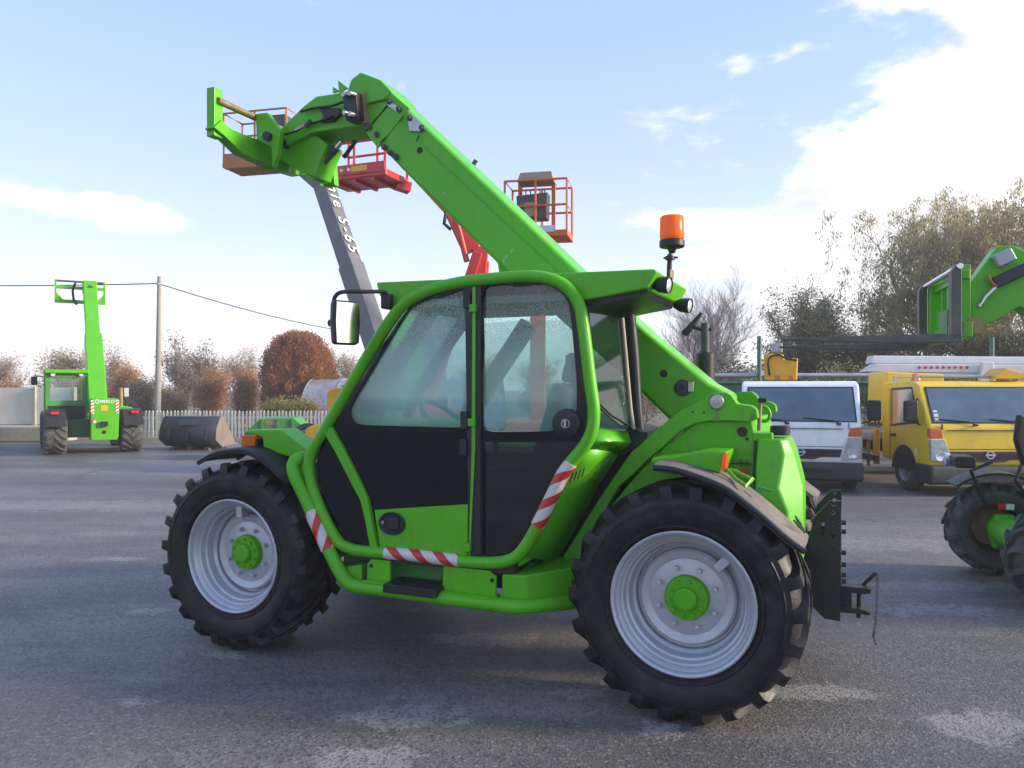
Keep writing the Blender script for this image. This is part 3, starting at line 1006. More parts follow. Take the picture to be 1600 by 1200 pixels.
lathe('filler_neck', [(0.045, -0.05), (0.045, 0.0), (0, 0.0)], (cp[0], cp[1], cp[2] - 0.01), 'green_paint', TH, axis='z', seg=24)
box('stick_bracket', (lv[0][0] + 0.02, 0.56, lv[0][2] - 0.035), (0.10, 0.14, 0.05), 'green_paint', TH, 0.008)
# ---- rear mudguards
nearR = [(2.643,1.245),(2.733,1.24),(2.821,1.219),(2.973,1.165),(3.072,1.098),(3.166,1.024),(3.241,0.959),(3.299,0.914),(3.334,0.893)]
def mudguard(path, y0, y1, name='rear_mudguard', th=0.014, lip=0.028, m='fender_dusty'):
    pts = [(p.x, p.z) for p in spline([(a, 0, b) for a, b in path], 4)]
    vs, fs = [], []
    n = len(pts)
    nr = []
    for i in range(n):
        a, b = pts[max(0, i - 1)], pts[min(n - 1, i + 1)]
        d = Vector((b[0] - a[0], b[1] - a[1])).normalized()
        nr.append((-d.y, d.x) if d.x > 0 else (d.y, -d.x))
    rows = []
    sg = 1 if y1 > y0 else -1
    for i, (x, z) in enumerate(pts):
        e = 0.0
        if i > n - 4:
            e = 0.05 * (i - (n - 4)) / 3
        nx, nz = nr[i]
        def q(y, o):
            return (x + nx * o, y, z + nz * o)
        ya, yb = y0 + sg * e, y1 - sg * e
        rows.append([q(ya, -lip), q(ya - sg * 0.003, -0.004), q(ya + sg * 0.012, 0.006), q((ya + yb) / 2, 0.012), q(yb - sg * 0.012, 0.006), q(yb, -0.004), q(yb, -lip),
                     q(yb - sg * 0.01, -lip), q(yb - sg * 0.012, -th + 0.004), q((ya + yb) / 2, -th + 0.010), q(ya + sg * 0.012, -th + 0.004), q(ya + sg * 0.01, -lip)])
    k = len(rows[0])
    vs = [p for r in rows for p in r]
    for i in range(n - 1):
        for j in range(k):
            l = (j + 1) % k
            fs.append((i * k + j, i * k + l, (i + 1) * k + l, (i + 1) * k + j))
    fs += [tuple(range(k)), tuple((n - 1) * k + j for j in range(k - 1, -1, -1))]
    return mk(name, vs, fs, m, TH, sharp=40)
mg = mudguard(nearR, -0.02, 0.36)
mudguard(nearR, 2.14, 1.76)
lip_ = [(a, b - 0.012) for a, b in nearR]
tube('mudguard_lip', [(a, -0.024, b) for a, b in lip_], 0.015, 'black_plastic', TH, 8, smooth=4)
# moulded emblem strokes near the tip of the mudguard
ex = [(3.277,0.17,0.996),(3.32,0.17,0.926)]
e0, e1 = Vector(ex[0]), Vector(ex[1])
for k, (a, b, dy) in enumerate(((0.0, 0.55, -0.06), (0.15, 0.75, -0.03), (0.3, 1.0, 0.0), (0.1, 0.9, 0.035), (0.0, 0.6, 0.06))):
    p_, q_ = e0.lerp(e1, a), e0.lerp(e1, b)
    nrm_ = Vector((0.6, 0, 0.8)) * 0.004
    tube('emblem_stroke', [p_ + Vector((0, dy, 0)) + nrm_, q_ + Vector((0, dy + 0.03, 0)) + nrm_], 0.0045, 'black_print', TH, 6)
# bracket, shelf and amber marker above the mudguard
shelf = [(2.591,1.261),(2.716,1.275),(2.855,1.306),(2.964,1.306),(2.961,1.281),(2.933,1.2),(2.82,1.227),(2.591,1.235)]
prism('mudguard_shelf', shelf, 0.16, 0.45, 'green_paint', TH, bevel=0.006)
lp = [(2.942,1.214),(2.954,1.296),(2.972,1.303),(2.969,1.228)]
prism('marker_lamp', lp, 0.11, 0.19, 'orange_lens', TH, bevel=0.004)
tube('mudguard_bracket', [(2.971,0.13,1.223),(3.017,0.1,1.181),(3.067,0.05,1.155),(3.094,0.1,1.185),(3.037,0.18,1.195),(2.971,0.22,1.214)], 0.010, 'green_paint', TH, 6)
lf = [(3.139,0.12,1.129)][0]
prism('mudguard_clip', [(lf[0] - 0.03, lf[2] - 0.008), (lf[0] + 0.04, lf[2] - 0.005), (lf[0] + 0.05, lf[2] + 0.004), (lf[0] - 0.03, lf[2] + 0.022)], 0.12, 0.135, 'green_old', TH)
st = [(2.974,1.191),(3.036,1.197),(3.036,1.147),(3.02,1.149)]
prism('red_warning_patch', st, 0.494, 0.499, 'red_sticker', TH)
st = [(2.945,1.19),(2.974,1.191),(3.02,1.149),(2.994,1.158)]
prism('white_warning_patch', st, 0.494, 0.499, 'white_print', TH)
for row_ in ([(2.528,1.232),(2.627,1.229)], [(2.923,1.219),(3.048,1.22)]):
    (xa, za), (xb, zb) = row_
    box('panel_seam', ((xa + xb) / 2, 0.498, (za + zb) / 2), (xb - xa, 0.006, 0.006), 'black_print', TH)
for (xa, za) in [(2.672,1.241),(3.006,1.222)]:
    box('hinge', (xa, 0.496, za), (0.055, 0.012, 0.014), 'green_dark', TH, 0.003)
    for sx in (-0.014, 0.014):
        for sz in (-0.016, 0.016):
            box('rivet', (xa + sx, 0.497, za + sz), (0.006, 0.008, 0.006), 'black_print', TH)
inner = [(2.578,1.163),(2.732,1.153),(2.855,1.118),(2.882,1.096),(2.681,1.11),(2.592,1.105)]
prism('wheel_arch_liner', inner, 0.40, 0.46, 'green_paint', TH)
# ---- boom
YB0, YB1 = 0.90, 1.26
boom = [(0.596,3.667),(1.963,2.348),(2.39,1.962),(2.763,1.648),(2.887,1.58),(2.862,1.442),(2.677,1.307),(2.506,1.448),(2.382,1.567),(1.391,2.443),(0.988,2.831),(0.724,3.084),(0.386,3.426)]
bm_ = prism('boom', boom, YB0, YB1, 'green_paint', TH, bevel=0.03, seg=4)
tube('boom_seam', [(0.861,0.897,3.265),(1.415,0.897,2.739),(1.858,0.897,2.329)], 0.004, 'green_paint', TH, 6)
brk = [(1.372,2.456),(1.386,2.358),(1.405,2.273),(1.719,2.184),(1.806,2.18),(1.675,2.247),(1.496,2.381)]
prism('lift_cylinder_bracket', brk, 0.96, 1.20, 'green_paint', TH, bevel=0.01)
tube('lift_cylinder', [(1.55, 1.08, 2.05), (1.15, 1.08, 1.5), (0.75, 1.08, 0.95)], 0.065, 'green_dark', TH, 14)
gn = [(0.226,3.754),(0.082,3.752),(-0.064,3.755),(-0.179,3.7),(-0.39,3.558),(-0.39,3.414),(-0.098,3.492),(0.138,3.49),(0.366,3.483),(0.515,3.496),(0.722,3.468),(0.603,3.663),(0.499,3.781),(0.334,3.861),(0.253,3.819)]
prism('boom_head', gn, 0.93, 1.23, 'green_paint', TH, bevel=0.012)
kw = [(0.334,3.861),(0.499,3.781),(0.598,3.677),(0.536,3.636),(0.302,3.624),(0.22,3.736),(0.253,3.819)]
prism('boom_end_collar', kw, 0.905, 1.255, 'green_paint', TH, bevel=0.012)
ep = [(0.599,3.669),(0.742,3.543),(0.485,3.3),(0.384,3.421)]
prism('boom_end_plate', ep, 0.892, 0.91, 'green_paint', TH, bevel=0.006)
sl = [(0.393,0.89,3.427),(0.592,0.89,3.606)]
tube('boom_joint_gap', sl, 0.006, 'black_print', TH, 6)
for p_ in [(0.587,0.89,3.607),(0.664,0.89,3.543),(0.425,0.89,3.45),(0.483,0.89,3.393),(0.75,0.89,3.47),(0.845,0.89,3.391),(0.545,0.89,3.296),(0.597,0.89,3.25),(0.638,0.89,3.219)]:
    lathe('wear_pad_bolt', [(0.021, 0.004), (0.021, -0.012), (0.013, -0.014), (0.013, -0.028), (0, -0.029)], p_, 'console_grey', TH, seg=12)
pp = [(0.73,3.499),(0.795,3.472),(0.865,3.389),(0.825,3.368),(0.745,3.382)]
prism('wear_pad_plate', pp, 0.884, 0.894, 'steel', TH, bevel=0.003)
pp = [(0.566,3.623),(0.679,3.55),(0.654,3.518),(0.571,3.582)]
prism('wear_pad_plate', pp, 0.884, 0.894, 'steel', TH, bevel=0.003)
for pr in ([(0.665,0.888,3.458),(0.701,0.888,3.489)], [(0.51,0.888,3.331),(0.557,0.888,3.366)], [(0.797,0.888,3.305),(0.822,0.888,3.346)]):
    tube('weld_mark', pr, 0.004, 'black_print', TH, 5)
hl = [(0.82,0.9,3.245)][0]
lathe('boom_hole', [(0.024, 0.003), (0.022, -0.004), (0.0, -0.004)], hl, 'black_print', TH, seg=18)
bb = [(2.61,0.9,1.621),(2.495,0.9,1.706)]
lathe('boom_pin_boss', [(0.05, 0.01), (0.05, -0.012), (0.034, -0.016), (0.034, -0.03), (0.016, -0.032), (0.014, -0.02), (0, -0.02)], bb[0], 'console_grey', TH, seg=20)
box('boom_pin_keeper', (bb[0][0] + 0.05, 0.885, bb[0][2] + 0.005), (0.035, 0.02, 0.06), 'steel', TH, 0.004)
lathe('boom_hole', [(0.024, 0.003), (0.022, -0.004), (0.0, -0.004)], bb[1], 'black_print', TH, seg=18)
for p_ in [(1.007,0.9,2.938),(1.046,0.9,3.093),(1.307,0.9,2.833)]:
    lathe('paint_chip', [(0.005, 0.0), (0.004, -0.002), (0, -0.002)], p_, 'mark_print', TH, seg=7)
tube('grease_nipple', [(1.179,1,3.135),(1.199,1,3.163)], 0.016, 'console_grey', TH, 8)
text('lettering', 'L', 0.075, 'mark_print', TH, frame([(1.433,0.898,2.453)][0], (0.70, 0, -0.6), (0.6, 0, 0.7)), 0.001)
box('lettering_dash', [(1.505,0.898,2.511)][0], (0.028, 0.002, 0.007), 'mark_print', TH, rot=(0, -40, 0))
# fins of the hose guide behind the head
for a in ([(-0.113,3.927),(-0.048,3.883),(-0.113,3.878)], [(-0.066,3.969),(0.022,3.897),(-0.054,3.869)]):
    prism('hose_guide_fin', a, 1.20, 1.215, 'green_paint', TH)
# valve block and hoses
vb = [(0.242,3.691),(0.36,3.692),(0.381,3.5),(0.274,3.497)]
prism('valve_block', vb, 0.81, 0.93, 'black_steel', TH, bevel=0.006)
for p_ in [(0.293,0.84,3.668),(0.347,0.84,3.669),(0.299,0.84,3.541),(0.347,0.84,3.526)]:
    tube('hydraulic_coupling', [(p_[0], 0.82, p_[2]), (p_[0] - 0.01, 0.77, p_[2] - 0.005)], 0.017, 'steel', TH, 10)
vr = [(0.349,3.712),(0.381,3.711),(0.397,3.489),(0.365,3.485)]
prism('valve_guard_plate', vr, 0.885, 0.93, 'rust_plate', TH)
hk = [(-0.03,3.66),(0.159,3.625),(0.175,3.591),(0.104,3.54),(-0.008,3.546),(0.02,3.589)]
prism('tilt_cylinder_eye', hk, 0.90, 0.93, 'black_steel', TH, bevel=0.006)
tube('hose', [(0.242,0.86,3.655),(0.118,0.88,3.642),(-0.03,0.9,3.656),(-0.178,0.9,3.648)], 0.010, 'black_plastic', TH, 8, smooth=4)
tube('hose', [(0.118,0.88,3.569),(-0.008,0.9,3.555),(-0.121,0.9,3.542),(-0.209,0.88,3.501),(-0.32,0.86,3.48),(-0.451,0.84,3.477)], 0.009, 'black_plastic', TH, 8, smooth=4)
tube('hose_fitting', [(-0.213,0.885,3.507),(-0.129,0.895,3.542)], 0.015, 'steel', TH, 8)
tube('hose_fitting', [(-0.129,0.895,3.532),(-0.083,0.895,3.564)], 0.020, 'console_grey', TH, 8)
# ---- tool carriage
def carriage():
    XC = -0.53
    YC = 0.97
    def Y(y, s):
        return y if s == 1 else 2 * YC - y
    for s in (1, -1):
        box('carriage_upright', (XC - 0.02, Y(0.435, s), 3.535), (0.07, 0.085, 0.34), 'green_paint', TH, 0.006)
        cheek = [(0.366,3.41),(0.445,3.488),(0.482,3.463),(0.544,3.451),(0.647,3.449),(0.807,3.454),(0.991,3.449),(1.311,3.462),(1.311,3.268),(0.991,3.289),(0.647,3.306),(0.482,3.374)]
        cheek = [(Y(min(a, YC), s), b) for a, b in cheek]
        prism('carriage_lower_beam', cheek, -0.58, -0.49, 'green_paint', TH, axis='x', bevel=0.006)
    tube('carriage_shaft', [(XC + 0.02, 0.42, 3.615), (XC + 0.02, 2 * YC - 0.42, 3.615)], 0.024, 'greased_pipe', TH, 14)
    for yy in (0.80, 1.36):
        lug = [(-0.488,3.635),(-0.382,3.63),(-0.265,3.479),(-0.289,3.315),(-0.335,3.222),(-0.347,3.373),(-0.482,3.441)]
        prism('carriage_lug', lug, yy - 0.025, yy + 0.025, 'green_paint', TH, bevel=0.006)
    pn = [(-0.365,0.76,3.447)][0]
    tube('carriage_pin', [(pn[0], 0.74, pn[2]), (pn[0], 1.42, pn[2])], 0.032, 'black_steel', TH, 16)
    tube('tilt_cylinder', [(-0.143,1.05,3.265),(0.024,1.05,3.398)], 0.030, 'console_grey', TH, 12)
    tube('tilt_cylinder_rod', [(0.018,1.05,3.39),(0.075,1.05,3.44)], 0.020, 'rod_chrome', TH, 10)
    tube('lock_cylinder', [(0.057,1.1,3.337),(0.164,1.1,3.448)], 0.016, 'black_steel', TH, 10)
    hs = [(-0.455,3.465),(-0.148,3.523),(0.001,3.41),(-0.067,3.295),(-0.113,3.177),(-0.288,3.253),(-0.455,3.358)]
    prism('tilt_housing', hs, 0.98, 1.18, 'green_paint', TH, bevel=0.012)
    ks = [(-0.37,3.468),(-0.261,3.466),(-0.142,3.372),(-0.124,3.183),(-0.231,3.184),(-0.273,3.338)]
    prism('tilt_link', ks, 1.24, 1.30, 'green_paint', TH, bevel=0.006)
    tube('carriage_tube', [(-0.163,1,3.216),(-0.221,1.35,3.249)], 0.045, 'green_paint', TH, 14)
carriage()
# ---- cab
YD = 0.06
loop = [(0.552,0.05,1.204),(0.547,0.05,1.131),(0.575,0.05,1.018),(0.649,0.05,0.866),(0.749,0.05,0.725),(0.83,0.05,0.686),(0.931,0.05,0.676),(1.238,0.05,0.679),(1.6,0.05,0.674),(1.772,0.05,0.682),(1.877,0.05,0.715),(1.943,0.05,0.782),(2.019,0.05,0.909),(2.154,0.05,1.174),(2.262,0.05,1.313),(2.306,0.05,1.393),(2.32,0.05,1.498),(2.299,0.05,1.661),(2.265,0.05,1.924),(2.241,0.05,2.046),(2.186,0.05,2.131),(2.094,0.05,2.186),(1.968,0.05,2.209),(1.734,0.05,2.208),(1.545,0.05,2.197),(1.353,0.05,2.161),(1.213,0.05,2.102),(1.125,0.05,2.022),(0.997,0.05,1.857),(0.794,0.05,1.569),(0.649,0.05,1.359),(0.58,0.05,1.266)]
tube('door_frame_tube', loop, 0.033, 'green_paint', TH, 14, closed=True, smooth=5)
tube('cab_seal', [(p[0], 0.075, p[2]) for p in loop], 0.026, 'black_plastic', TH, 8, closed=True, smooth=4)
post = [(0.678,1.39),(0.715,1.39),(0.8,1.264),(0.889,1.118),(0.96,0.995),(0.99,0.864),(1.029,0.693),(0.986,0.69),(0.951,0.85),(0.916,0.97),(0.836,1.093),(0.746,1.24),(0.664,1.351)]
prism('front_door_post', post, 0.035, 0.075, 'green_paint', TH, bevel=0.006)
fd_out = [(1.599,2.178),(1.54,2.174),(1.364,2.14),(1.241,2.088),(1.157,1.997),(1.029,1.831),(0.832,1.546),(0.701,1.375),(0.8,1.257),(0.898,1.104),(0.968,0.984),(0.999,0.912),(1.607,0.981)]
fd_win = smooth2([(1.595,2.14),(1.437,2.13),(1.282,2.101),(1.199,2.031),(1.072,1.856),(0.933,1.658),(0.841,1.52),(0.832,1.468),(0.858,1.423),(0.933,1.406),(1.232,1.404),(1.524,1.403),(1.579,1.421),(1.591,1.506),(1.595,1.856)], 3)
plate('front_door_panel', fd_out, [fd_win], YD, YD + 0.03, 'black_gloss', TH)
def pane(name, pts, y, m):
    n = len(pts)
    return mk(name, [(p[0], y, p[1]) for p in pts], [tuple(range(n))], m, TH)
pane('front_door_glass', fd_win, YD + 0.02, 'cab_glass_misted')
lowd = [(1.002,0.917),(1.605,0.985),(1.601,0.705),(1.277,0.692),(1.041,0.699)]
prism('front_door_lower_panel', lowd, 0.052, 0.085, 'green_paint', TH, bevel=0.004)
fl = [(0.664,1.336),(0.746,1.233),(0.836,1.086),(0.916,0.963),(0.947,0.85),(0.977,0.696),(0.889,0.697),(0.791,0.738),(0.683,0.908),(0.604,1.048),(0.581,1.158),(0.618,1.267)]
prism('front_quarter_panel', fl, 0.07, 0.08, 'black_gloss', TH)
rd_out = [(1.653,2.179),(1.824,2.181),(1.972,2.183),(2.087,2.161),(2.158,2.114),(2.214,2.029),(2.238,1.843),(2.272,1.645),(2.29,1.487),(2.276,1.382),(2.227,1.308),(2.129,1.152),(1.997,0.919),(1.917,0.792),(1.843,0.728),(1.749,0.703),(1.622,0.702)]
rd_win = smooth2([(1.695,2.16),(1.861,2.165),(2.026,2.164),(2.108,2.136),(2.165,2.084),(2.189,2.01),(2.21,1.81),(2.224,1.645),(2.221,1.48),(2.196,1.42),(2.115,1.398),(1.861,1.386),(1.734,1.386),(1.692,1.41),(1.684,1.507),(1.688,1.854)], 3)
rd_low = [(1.68,1.326),(2.238,1.341),(2.129,1.165),(1.994,0.929),(1.906,0.794),(1.839,0.741),(1.749,0.72),(1.672,0.72)]
plate('rear_door_panel', rd_out, [rd_win, rd_low], YD, YD + 0.03, 'black_gloss', TH)
pane('rear_door_glass', rd_win, YD + 0.02, 'cab_glass')
pane('rear_door_lower_glass', rd_low, YD + 0.02, 'dark_glass')
bp_ = [(1.588,2.174),(1.685,2.173),(1.681,0.716),(1.612,0.71)]
prism('door_pillar', bp_, 0.045, 0.09, 'black_plastic', TH)
gp = [(1.637,2.171),(1.656,2.17),(1.653,1.298),(1.622,0.712),(1.614,0.712),(1.633,1.298)]
prism('door_pillar_strip', gp, 0.038, 0.05, 'green_paint', TH)
for (x_, z_) in [(1.644,2.052),(1.636,1.434),(1.609,0.754)]:
    box('door_hinge', (x_, 0.035, z_), (0.040, 0.03, 0.042), 'green_paint', TH, 0.004)
for (x_, z_), h_ in zip([(1.605,2.099),(1.589,1.443),(1.581,1.297)], (0.09, 0.10, 0.09)):
    box('hinge_block', (x_, 0.045, z_), (0.045, 0.035, h_), 'black_plastic', TH, 0.006)
hd = [(1.125,0.849)][0]
h_ = lathe('door_handle', [(0.064, 0.004), (0.066, -0.010), (0.060, -0.014), (0.052, -0.008), (0.050, -0.002), (0, -0.002)], (0, 0, 0), 'black_plastic', TH, seg=32)
h_.location = (hd[0], 0.052, hd[1])
h_.scale = (1.32, 1, 1.0)
box('handle_flap', (hd[0] + 0.012, 0.046, hd[1]), (0.07, 0.016, 0.07), 'black_steel', TH, 0.006)
lathe('key_lock', [(0.010, 0), (0.010, -0.006), (0, -0.006)], (hd[0] - 0.058, 0.044, hd[1] + 0.004), 'steel', TH, seg=12)
dl = [(2.172,1.436)][0]
lathe('rear_latch', [(0.078, 0.004), (0.076, -0.016), (0.066, -0.022), (0.02, -0.022), (0.018, -0.030), (0, -0.030)], (dl[0], 0.06, dl[1]), 'black_plastic', TH, seg=28)
box('latch_key', (dl[0], 0.028, dl[1]), (0.014, 0.012, 0.045), 'steel', TH, 0.004)
lathe('latch_ring', [(0.024, 0.0), (0.024, -0.004), (0.018, -0.004)], (dl[0], 0.037, dl[1]), 'steel', TH, seg=18)
il = [(2.155,0.12,1.746),(2.155,0.12,1.794),(2.155,0.12,1.699)]
tube('window_catch', [il[1], il[0], il[2]], 0.012, 'black_plastic', TH, 8)
tube('window_catch_arm', [il[0], (il[0][0] + 0.07, 0.11, il[0][2])], 0.008, 'black_plastic', TH, 8)
# warning tape on the tubes
def tape(pts, r, n=4):
    tube('warning_tape', pts, r, 'warning_tape', TH, 16, smooth=n, uv=True)
tape([(1.083,0.05,0.677),(1.238,0.05,0.679),(1.402,0.05,0.675),(1.557,0.05,0.674)], 0.0360)
tape([(2.2,0.05,1.235),(2.154,0.05,1.174),(2.101,0.05,1.071),(2.044,0.05,0.958),(2.012,0.05,0.898)], 0.0365, 3)
# rear quarter of the cab
q_near = [(2.255,0.07,1.311),(2.203,0.07,1.23),(2.147,0.07,1.138),(2.069,0.07,0.99),(1.99,0.07,0.839),(1.913,0.07,0.731)]
q_far = [(2.346,0.42,1.264),(2.306,0.42,1.192),(2.243,0.42,1.097),(2.158,0.42,0.942),(2.071,0.42,0.785),(1.978,0.42,0.632)]
q_mid = [tuple((Vector(a) * 0.55 + Vector(b) * 0.45) + Vector((0.025, -0.02, 0))) for a, b in zip(q_near, q_far)]
sheet('cab_rear_corner_panel', [q_near, q_mid, q_far], 'green_paint', TH, 0.01)
u_near = [(2.327,0.07,1.409),(2.314,0.07,1.349),(2.262,0.07,1.308)]
u_far = [(2.397,0.42,1.379),(2.42,0.4,1.324),(2.353,0.42,1.258)]
u_mid = [(2.351,0.26,1.393),(2.393,0.2,1.343),(2.304,0.24,1.284)]
sheet('cab_rear_sill', [u_near, u_mid, u_far], 'green_paint', TH, 0.012)
for k in range(4):
    pq = [(2.198,0.055,1.162),(2.239,0.12,1.184)]
    a = Vector(pq[0]).lerp(Vector(pq[1]), k / 3.0)
    tube('vent_slot', [a + Vector((-0.006, -0.006, -0.03)), a + Vector((0.012, -0.012, 0.02))], 0.004, 'black_print', TH, 5)
tube('panel_gap', [(2.274,0.2,1.167),(2.303,0.22,1.176),(2.322,0.24,1.223),(2.354,0.3,1.26)], 0.004, 'black_print', TH, 5)
rg = [(2.287,0.08,2.008),(2.36,0.42,2.01),(2.418,0.42,1.39),(2.331,0.08,1.418)]
mk('rear_quarter_glass', rg, [(0, 1, 2, 3)], 'rear_glass', TH)
tube('glass_edge_strip', [(2.368,0.42,2.006),(2.389,0.42,1.787),(2.415,0.42,1.506),(2.432,0.42,1.394)], 0.012, 'hood_beige', TH, 8)
tube('rear_wiper', [(2.339,0.1,1.533),(2.368,0.2,1.477),(2.43,0.36,1.41),(2.445,0.4,1.367)], 0.006, 'black_plastic', TH, 6)
rp = [(2.364,0.6,2.039),(2.387,0.6,1.793),(2.405,0.6,1.501),(2.431,0.6,1.283)]
tube('cab_rear_post', rp, 0.034, 'black_plastic', TH, 8)
prism('cab_rear_lower', [(2.394,1.403),(2.485,1.376),(2.485,1.334),(2.368,1.245),(2.264,1.212)], 0.44, 0.92, 'black_plastic', TH)
prism('cab_inner_back', [(2.153,1.378),(2.456,1.318),(2.268,0.98),(2.035,0.589),(1.75,0.564)], 0.62, 0.90, 'black_plastic', TH)
# cab far side, interior
tube('far_frame_tube', [(p[0], 0.93, p[2]) for p in loop if p[2] > 1.05], 0.03, 'green_dark', TH, 8, smooth=3)
fw = smooth2([(0.66, 1.20), (2.25, 1.20), (2.22, 1.6), (2.12, 2.0), (1.3, 2.05), (1.0, 1.9)], 3)
pane('far_side_glass', fw, 0.93, 'cab_glass_far')
prism('cab_far_wall', [(0.6, 0.65), (2.2, 0.65), (2.3, 1.2), (0.6, 1.2)], 0.92, 0.94, 'black_plastic', TH)
prism('seat', [(1.52, 0.95), (1.98, 0.95), (2.08, 1.62), (1.98, 1.66), (1.84, 1.18), (1.50, 1.14)], 0.34, 0.78, 'seat_fabric', TH, bevel=0.04, seg=3)
prism('dashboard', [(0.72, 0.8), (1.05, 0.8), (1.02, 1.28), (0.78, 1.32)], 0.25, 0.85, 'black_plastic', TH, bevel=0.02)
tube('steering_column', [(1.0, 0.5, 1.15), (1.22, 0.5, 1.42)], 0.03, 'black_plastic', TH, 10)
prism('headrest', [(1.99, 1.66), (2.09, 1.64), (2.13, 1.80), (2.04, 1.83)], 0.44, 0.68, 'seat_fabric', TH, bevel=0.03, seg=3)
tube('joystick', [(1.45, 0.82, 1.0), (1.42, 0.82, 1.32)], 0.02, 'black_plastic', TH, 8)
ring = [(1.22 + 0.13 * math.cos(a), 0.5 + 0.18 * math.sin(a), 1.42 - 0.12 * math.cos(a)) for a in [2 * math.pi * k / 20 for k in range(20)]]
tube('steering_wheel', ring, 0.016, 'black_plastic', TH, 8, closed=True)
tube('dash_bar', [(0.781,0.22,1.431),(0.963,0.22,1.426),(1.475,0.22,1.413)], 0.026, 'green_paint', TH, 10)
tube('dash_knob', [(0.925,0.16,1.519),(1.027,0.16,1.512)], 0.022, 'black_plastic', TH, 12)
tube('dash_stalk', [(1.027,0.16,1.512),(1.131,0.16,1.506)], 0.014, 'black_plastic', TH, 10)
tube('dash_knob_stem', [(0.983,0.16,1.497),(0.957,0.18,1.435)], 0.020, 'black_plastic', TH, 10)
tube('inner_mirror_frame', [(0.737,0.3,1.649),(0.843,0.3,1.649),(0.871,0.3,1.625),(0.857,0.3,1.531),(0.783,0.3,1.491),(0.709,0.3,1.506)], 0.007, 'black_plastic', TH, 6)
box('headliner', (1.65, 0.50, 2.10), (1.25, 0.80, 0.04), 'hood_beige', TH)
# front windscreen of the cab
fw_n = [(1.153,0.08,2.086),(0.977,0.08,1.852),(0.773,0.08,1.565),(0.636,0.08,1.357),(0.566,0.08,1.187)]
mk('windscreen_glass', fw_n + [(p[0], 0.92, p[2]) for p in reversed(fw_n)], [tuple(range(10))], 'cab_glass_far', TH)
# roof
roof = [(0.988,2.235),(1.461,2.228),(2.069,2.226),(2.614,2.217),(2.637,2.207),(2.588,2.119),(2.252,2.073),(2.14,2.141),(1.96,2.191),(1.461,2.164),(1.062,2.08),(1.01,2.16)]
prism('cab_roof', roof, 0.09, 0.90, 'green_paint', TH, bevel=0.012, seg=3)
roofu = [(2.228,2.077),(2.575,2.117),(2.549,2.089),(2.228,2.037)]
prism('roof_underside', roofu, 0.12, 0.86, 'black_plastic', TH)
wl = [(2.629,0.17,2.143)][0]
def work_lamp(c, r):
    w = group_part('work_lamp', TH, c, (0, 0, 0))
    lathe('lamp_housing', [(r * 0.55, -0.07), (r, -0.03), (r * 1.08, 0.02), (r * 1.02, 0.026), (r * 0.94, 0.02)], (0, 0, 0), 'black_plastic', w, axis='x', seg=24)
    lathe('lamp_lens', [(r * 0.96, 0.018), (r * 0.6, 0.026), (0, 0.030)], (0, 0, 0), 'clear_lens', w, axis='x', seg=24)
    w.rotation_euler = (0, R(8), R(-10))
    return w
work_lamp((wl[0] + 0.03, wl[1], wl[2]), 0.040)
wl2 = [(2.633,0.72,2.091)][0]
work_lamp((wl2[0] + 0.03, wl2[1], wl2[2]), 0.040)
# beacon
bc = [(2.624,0.46,2.258),(2.624,0.46,2.348),(2.635,0.46,2.372),(2.635,0.46,2.42),(2.645,0.46,2.555)]
BX, BY = bc[0][0], 0.46
bz = [p[2] for p in bc]
bx = [p[0] for p in bc]
tube('beacon_stem', [(BX - 0.005, BY, bz[0] - 0.04), (bx[1], BY, bz[1])], 0.014, 'black_plastic', TH, 10)
lathe('beacon_collar', [(0.0, -0.012), (0.026, -0.012), (0.026, 0.008), (0.0, 0.008)], (bx[1], BY, bz[1] - 0.02), 'black_plastic', TH, axis='z', seg=16)
tube('beacon_wing_bolt', [(bx[1] - 0.035, BY, bz[1] - 0.02), (bx[1] + 0.042, BY, bz[1] - 0.022)], 0.006, 'black_steel', TH, 6)
lathe('beacon_base', [(0.0, 0.0), (0.016, 0.0), (0.026, 0.025), (0.062, 0.030), (0.068, 0.036), (0.068, 0.066), (0.060, 0.070), (0, 0.070)], (bx[2], BY, bz[2] - 0.02), 'black_plastic', TH, axis='z', seg=28)
bl = lathe('beacon_lens', [(0.0, 0.0), (0.062, 0.0), (0.066, 0.015), (0.064, 0.118), (0.058, 0.127), (0.0, 0.130)], (bx[3], BY, bz[3] + 0.004), 'orange_lens', TH, axis='z', seg=28)
box('beacon_label', (BX + 0.022, BY - 0.06, bz[0] - 0.03), (0.03, 0.004, 0.05), 'rust_plate', TH, rot=(0, 0, 60))
# mirror on its arm
mb = [(1.091,0.05,2.115)][0]
box('mirror_bracket', mb, (0.06, 0.05, 0.085), 'black_plastic', TH, 0.008)
tube('mirror_arm', [(1.099,0.03,2.149),(1.082,0.03,2.168),(1.006,-0.05,2.163),(0.913,-0.12,2.159),(0.876,-0.14,2.137),(0.859,-0.14,2.091),(0.859,-0.14,2.005),(0.867,-0.14,1.897)], 0.012, 'black_plastic', TH, 10, smooth=4)
mc = [(0.936,-0.14,1.985)][0]
mg_ = group_part('mirror', TH, mc, (0, 0, R(-38)))
prism('mirror_housing', [(-0.075, -0.125), (0.075, -0.125), (0.085, 0.0), (0.08, 0.12), (-0.08, 0.12), (-0.085, 0.0)], -0.03, 0.03, 'black_plastic', mg_, bevel=0.02, seg=3)
mirror = prism('mirror_face', [(-0.068, -0.115), (0.068, -0.115), (0.075, 0.0), (0.07, 0.108), (-0.07, 0.108), (-0.075, 0.0)], -0.036, -0.031, 'mirror_face', mg_)
mg_.rotation_euler = (0, 0, R(66))
tube('mirror_clamp', [(0.833,-0.14,1.985),(0.885,-0.14,1.983)], 0.020, 'black_plastic', TH, 10)
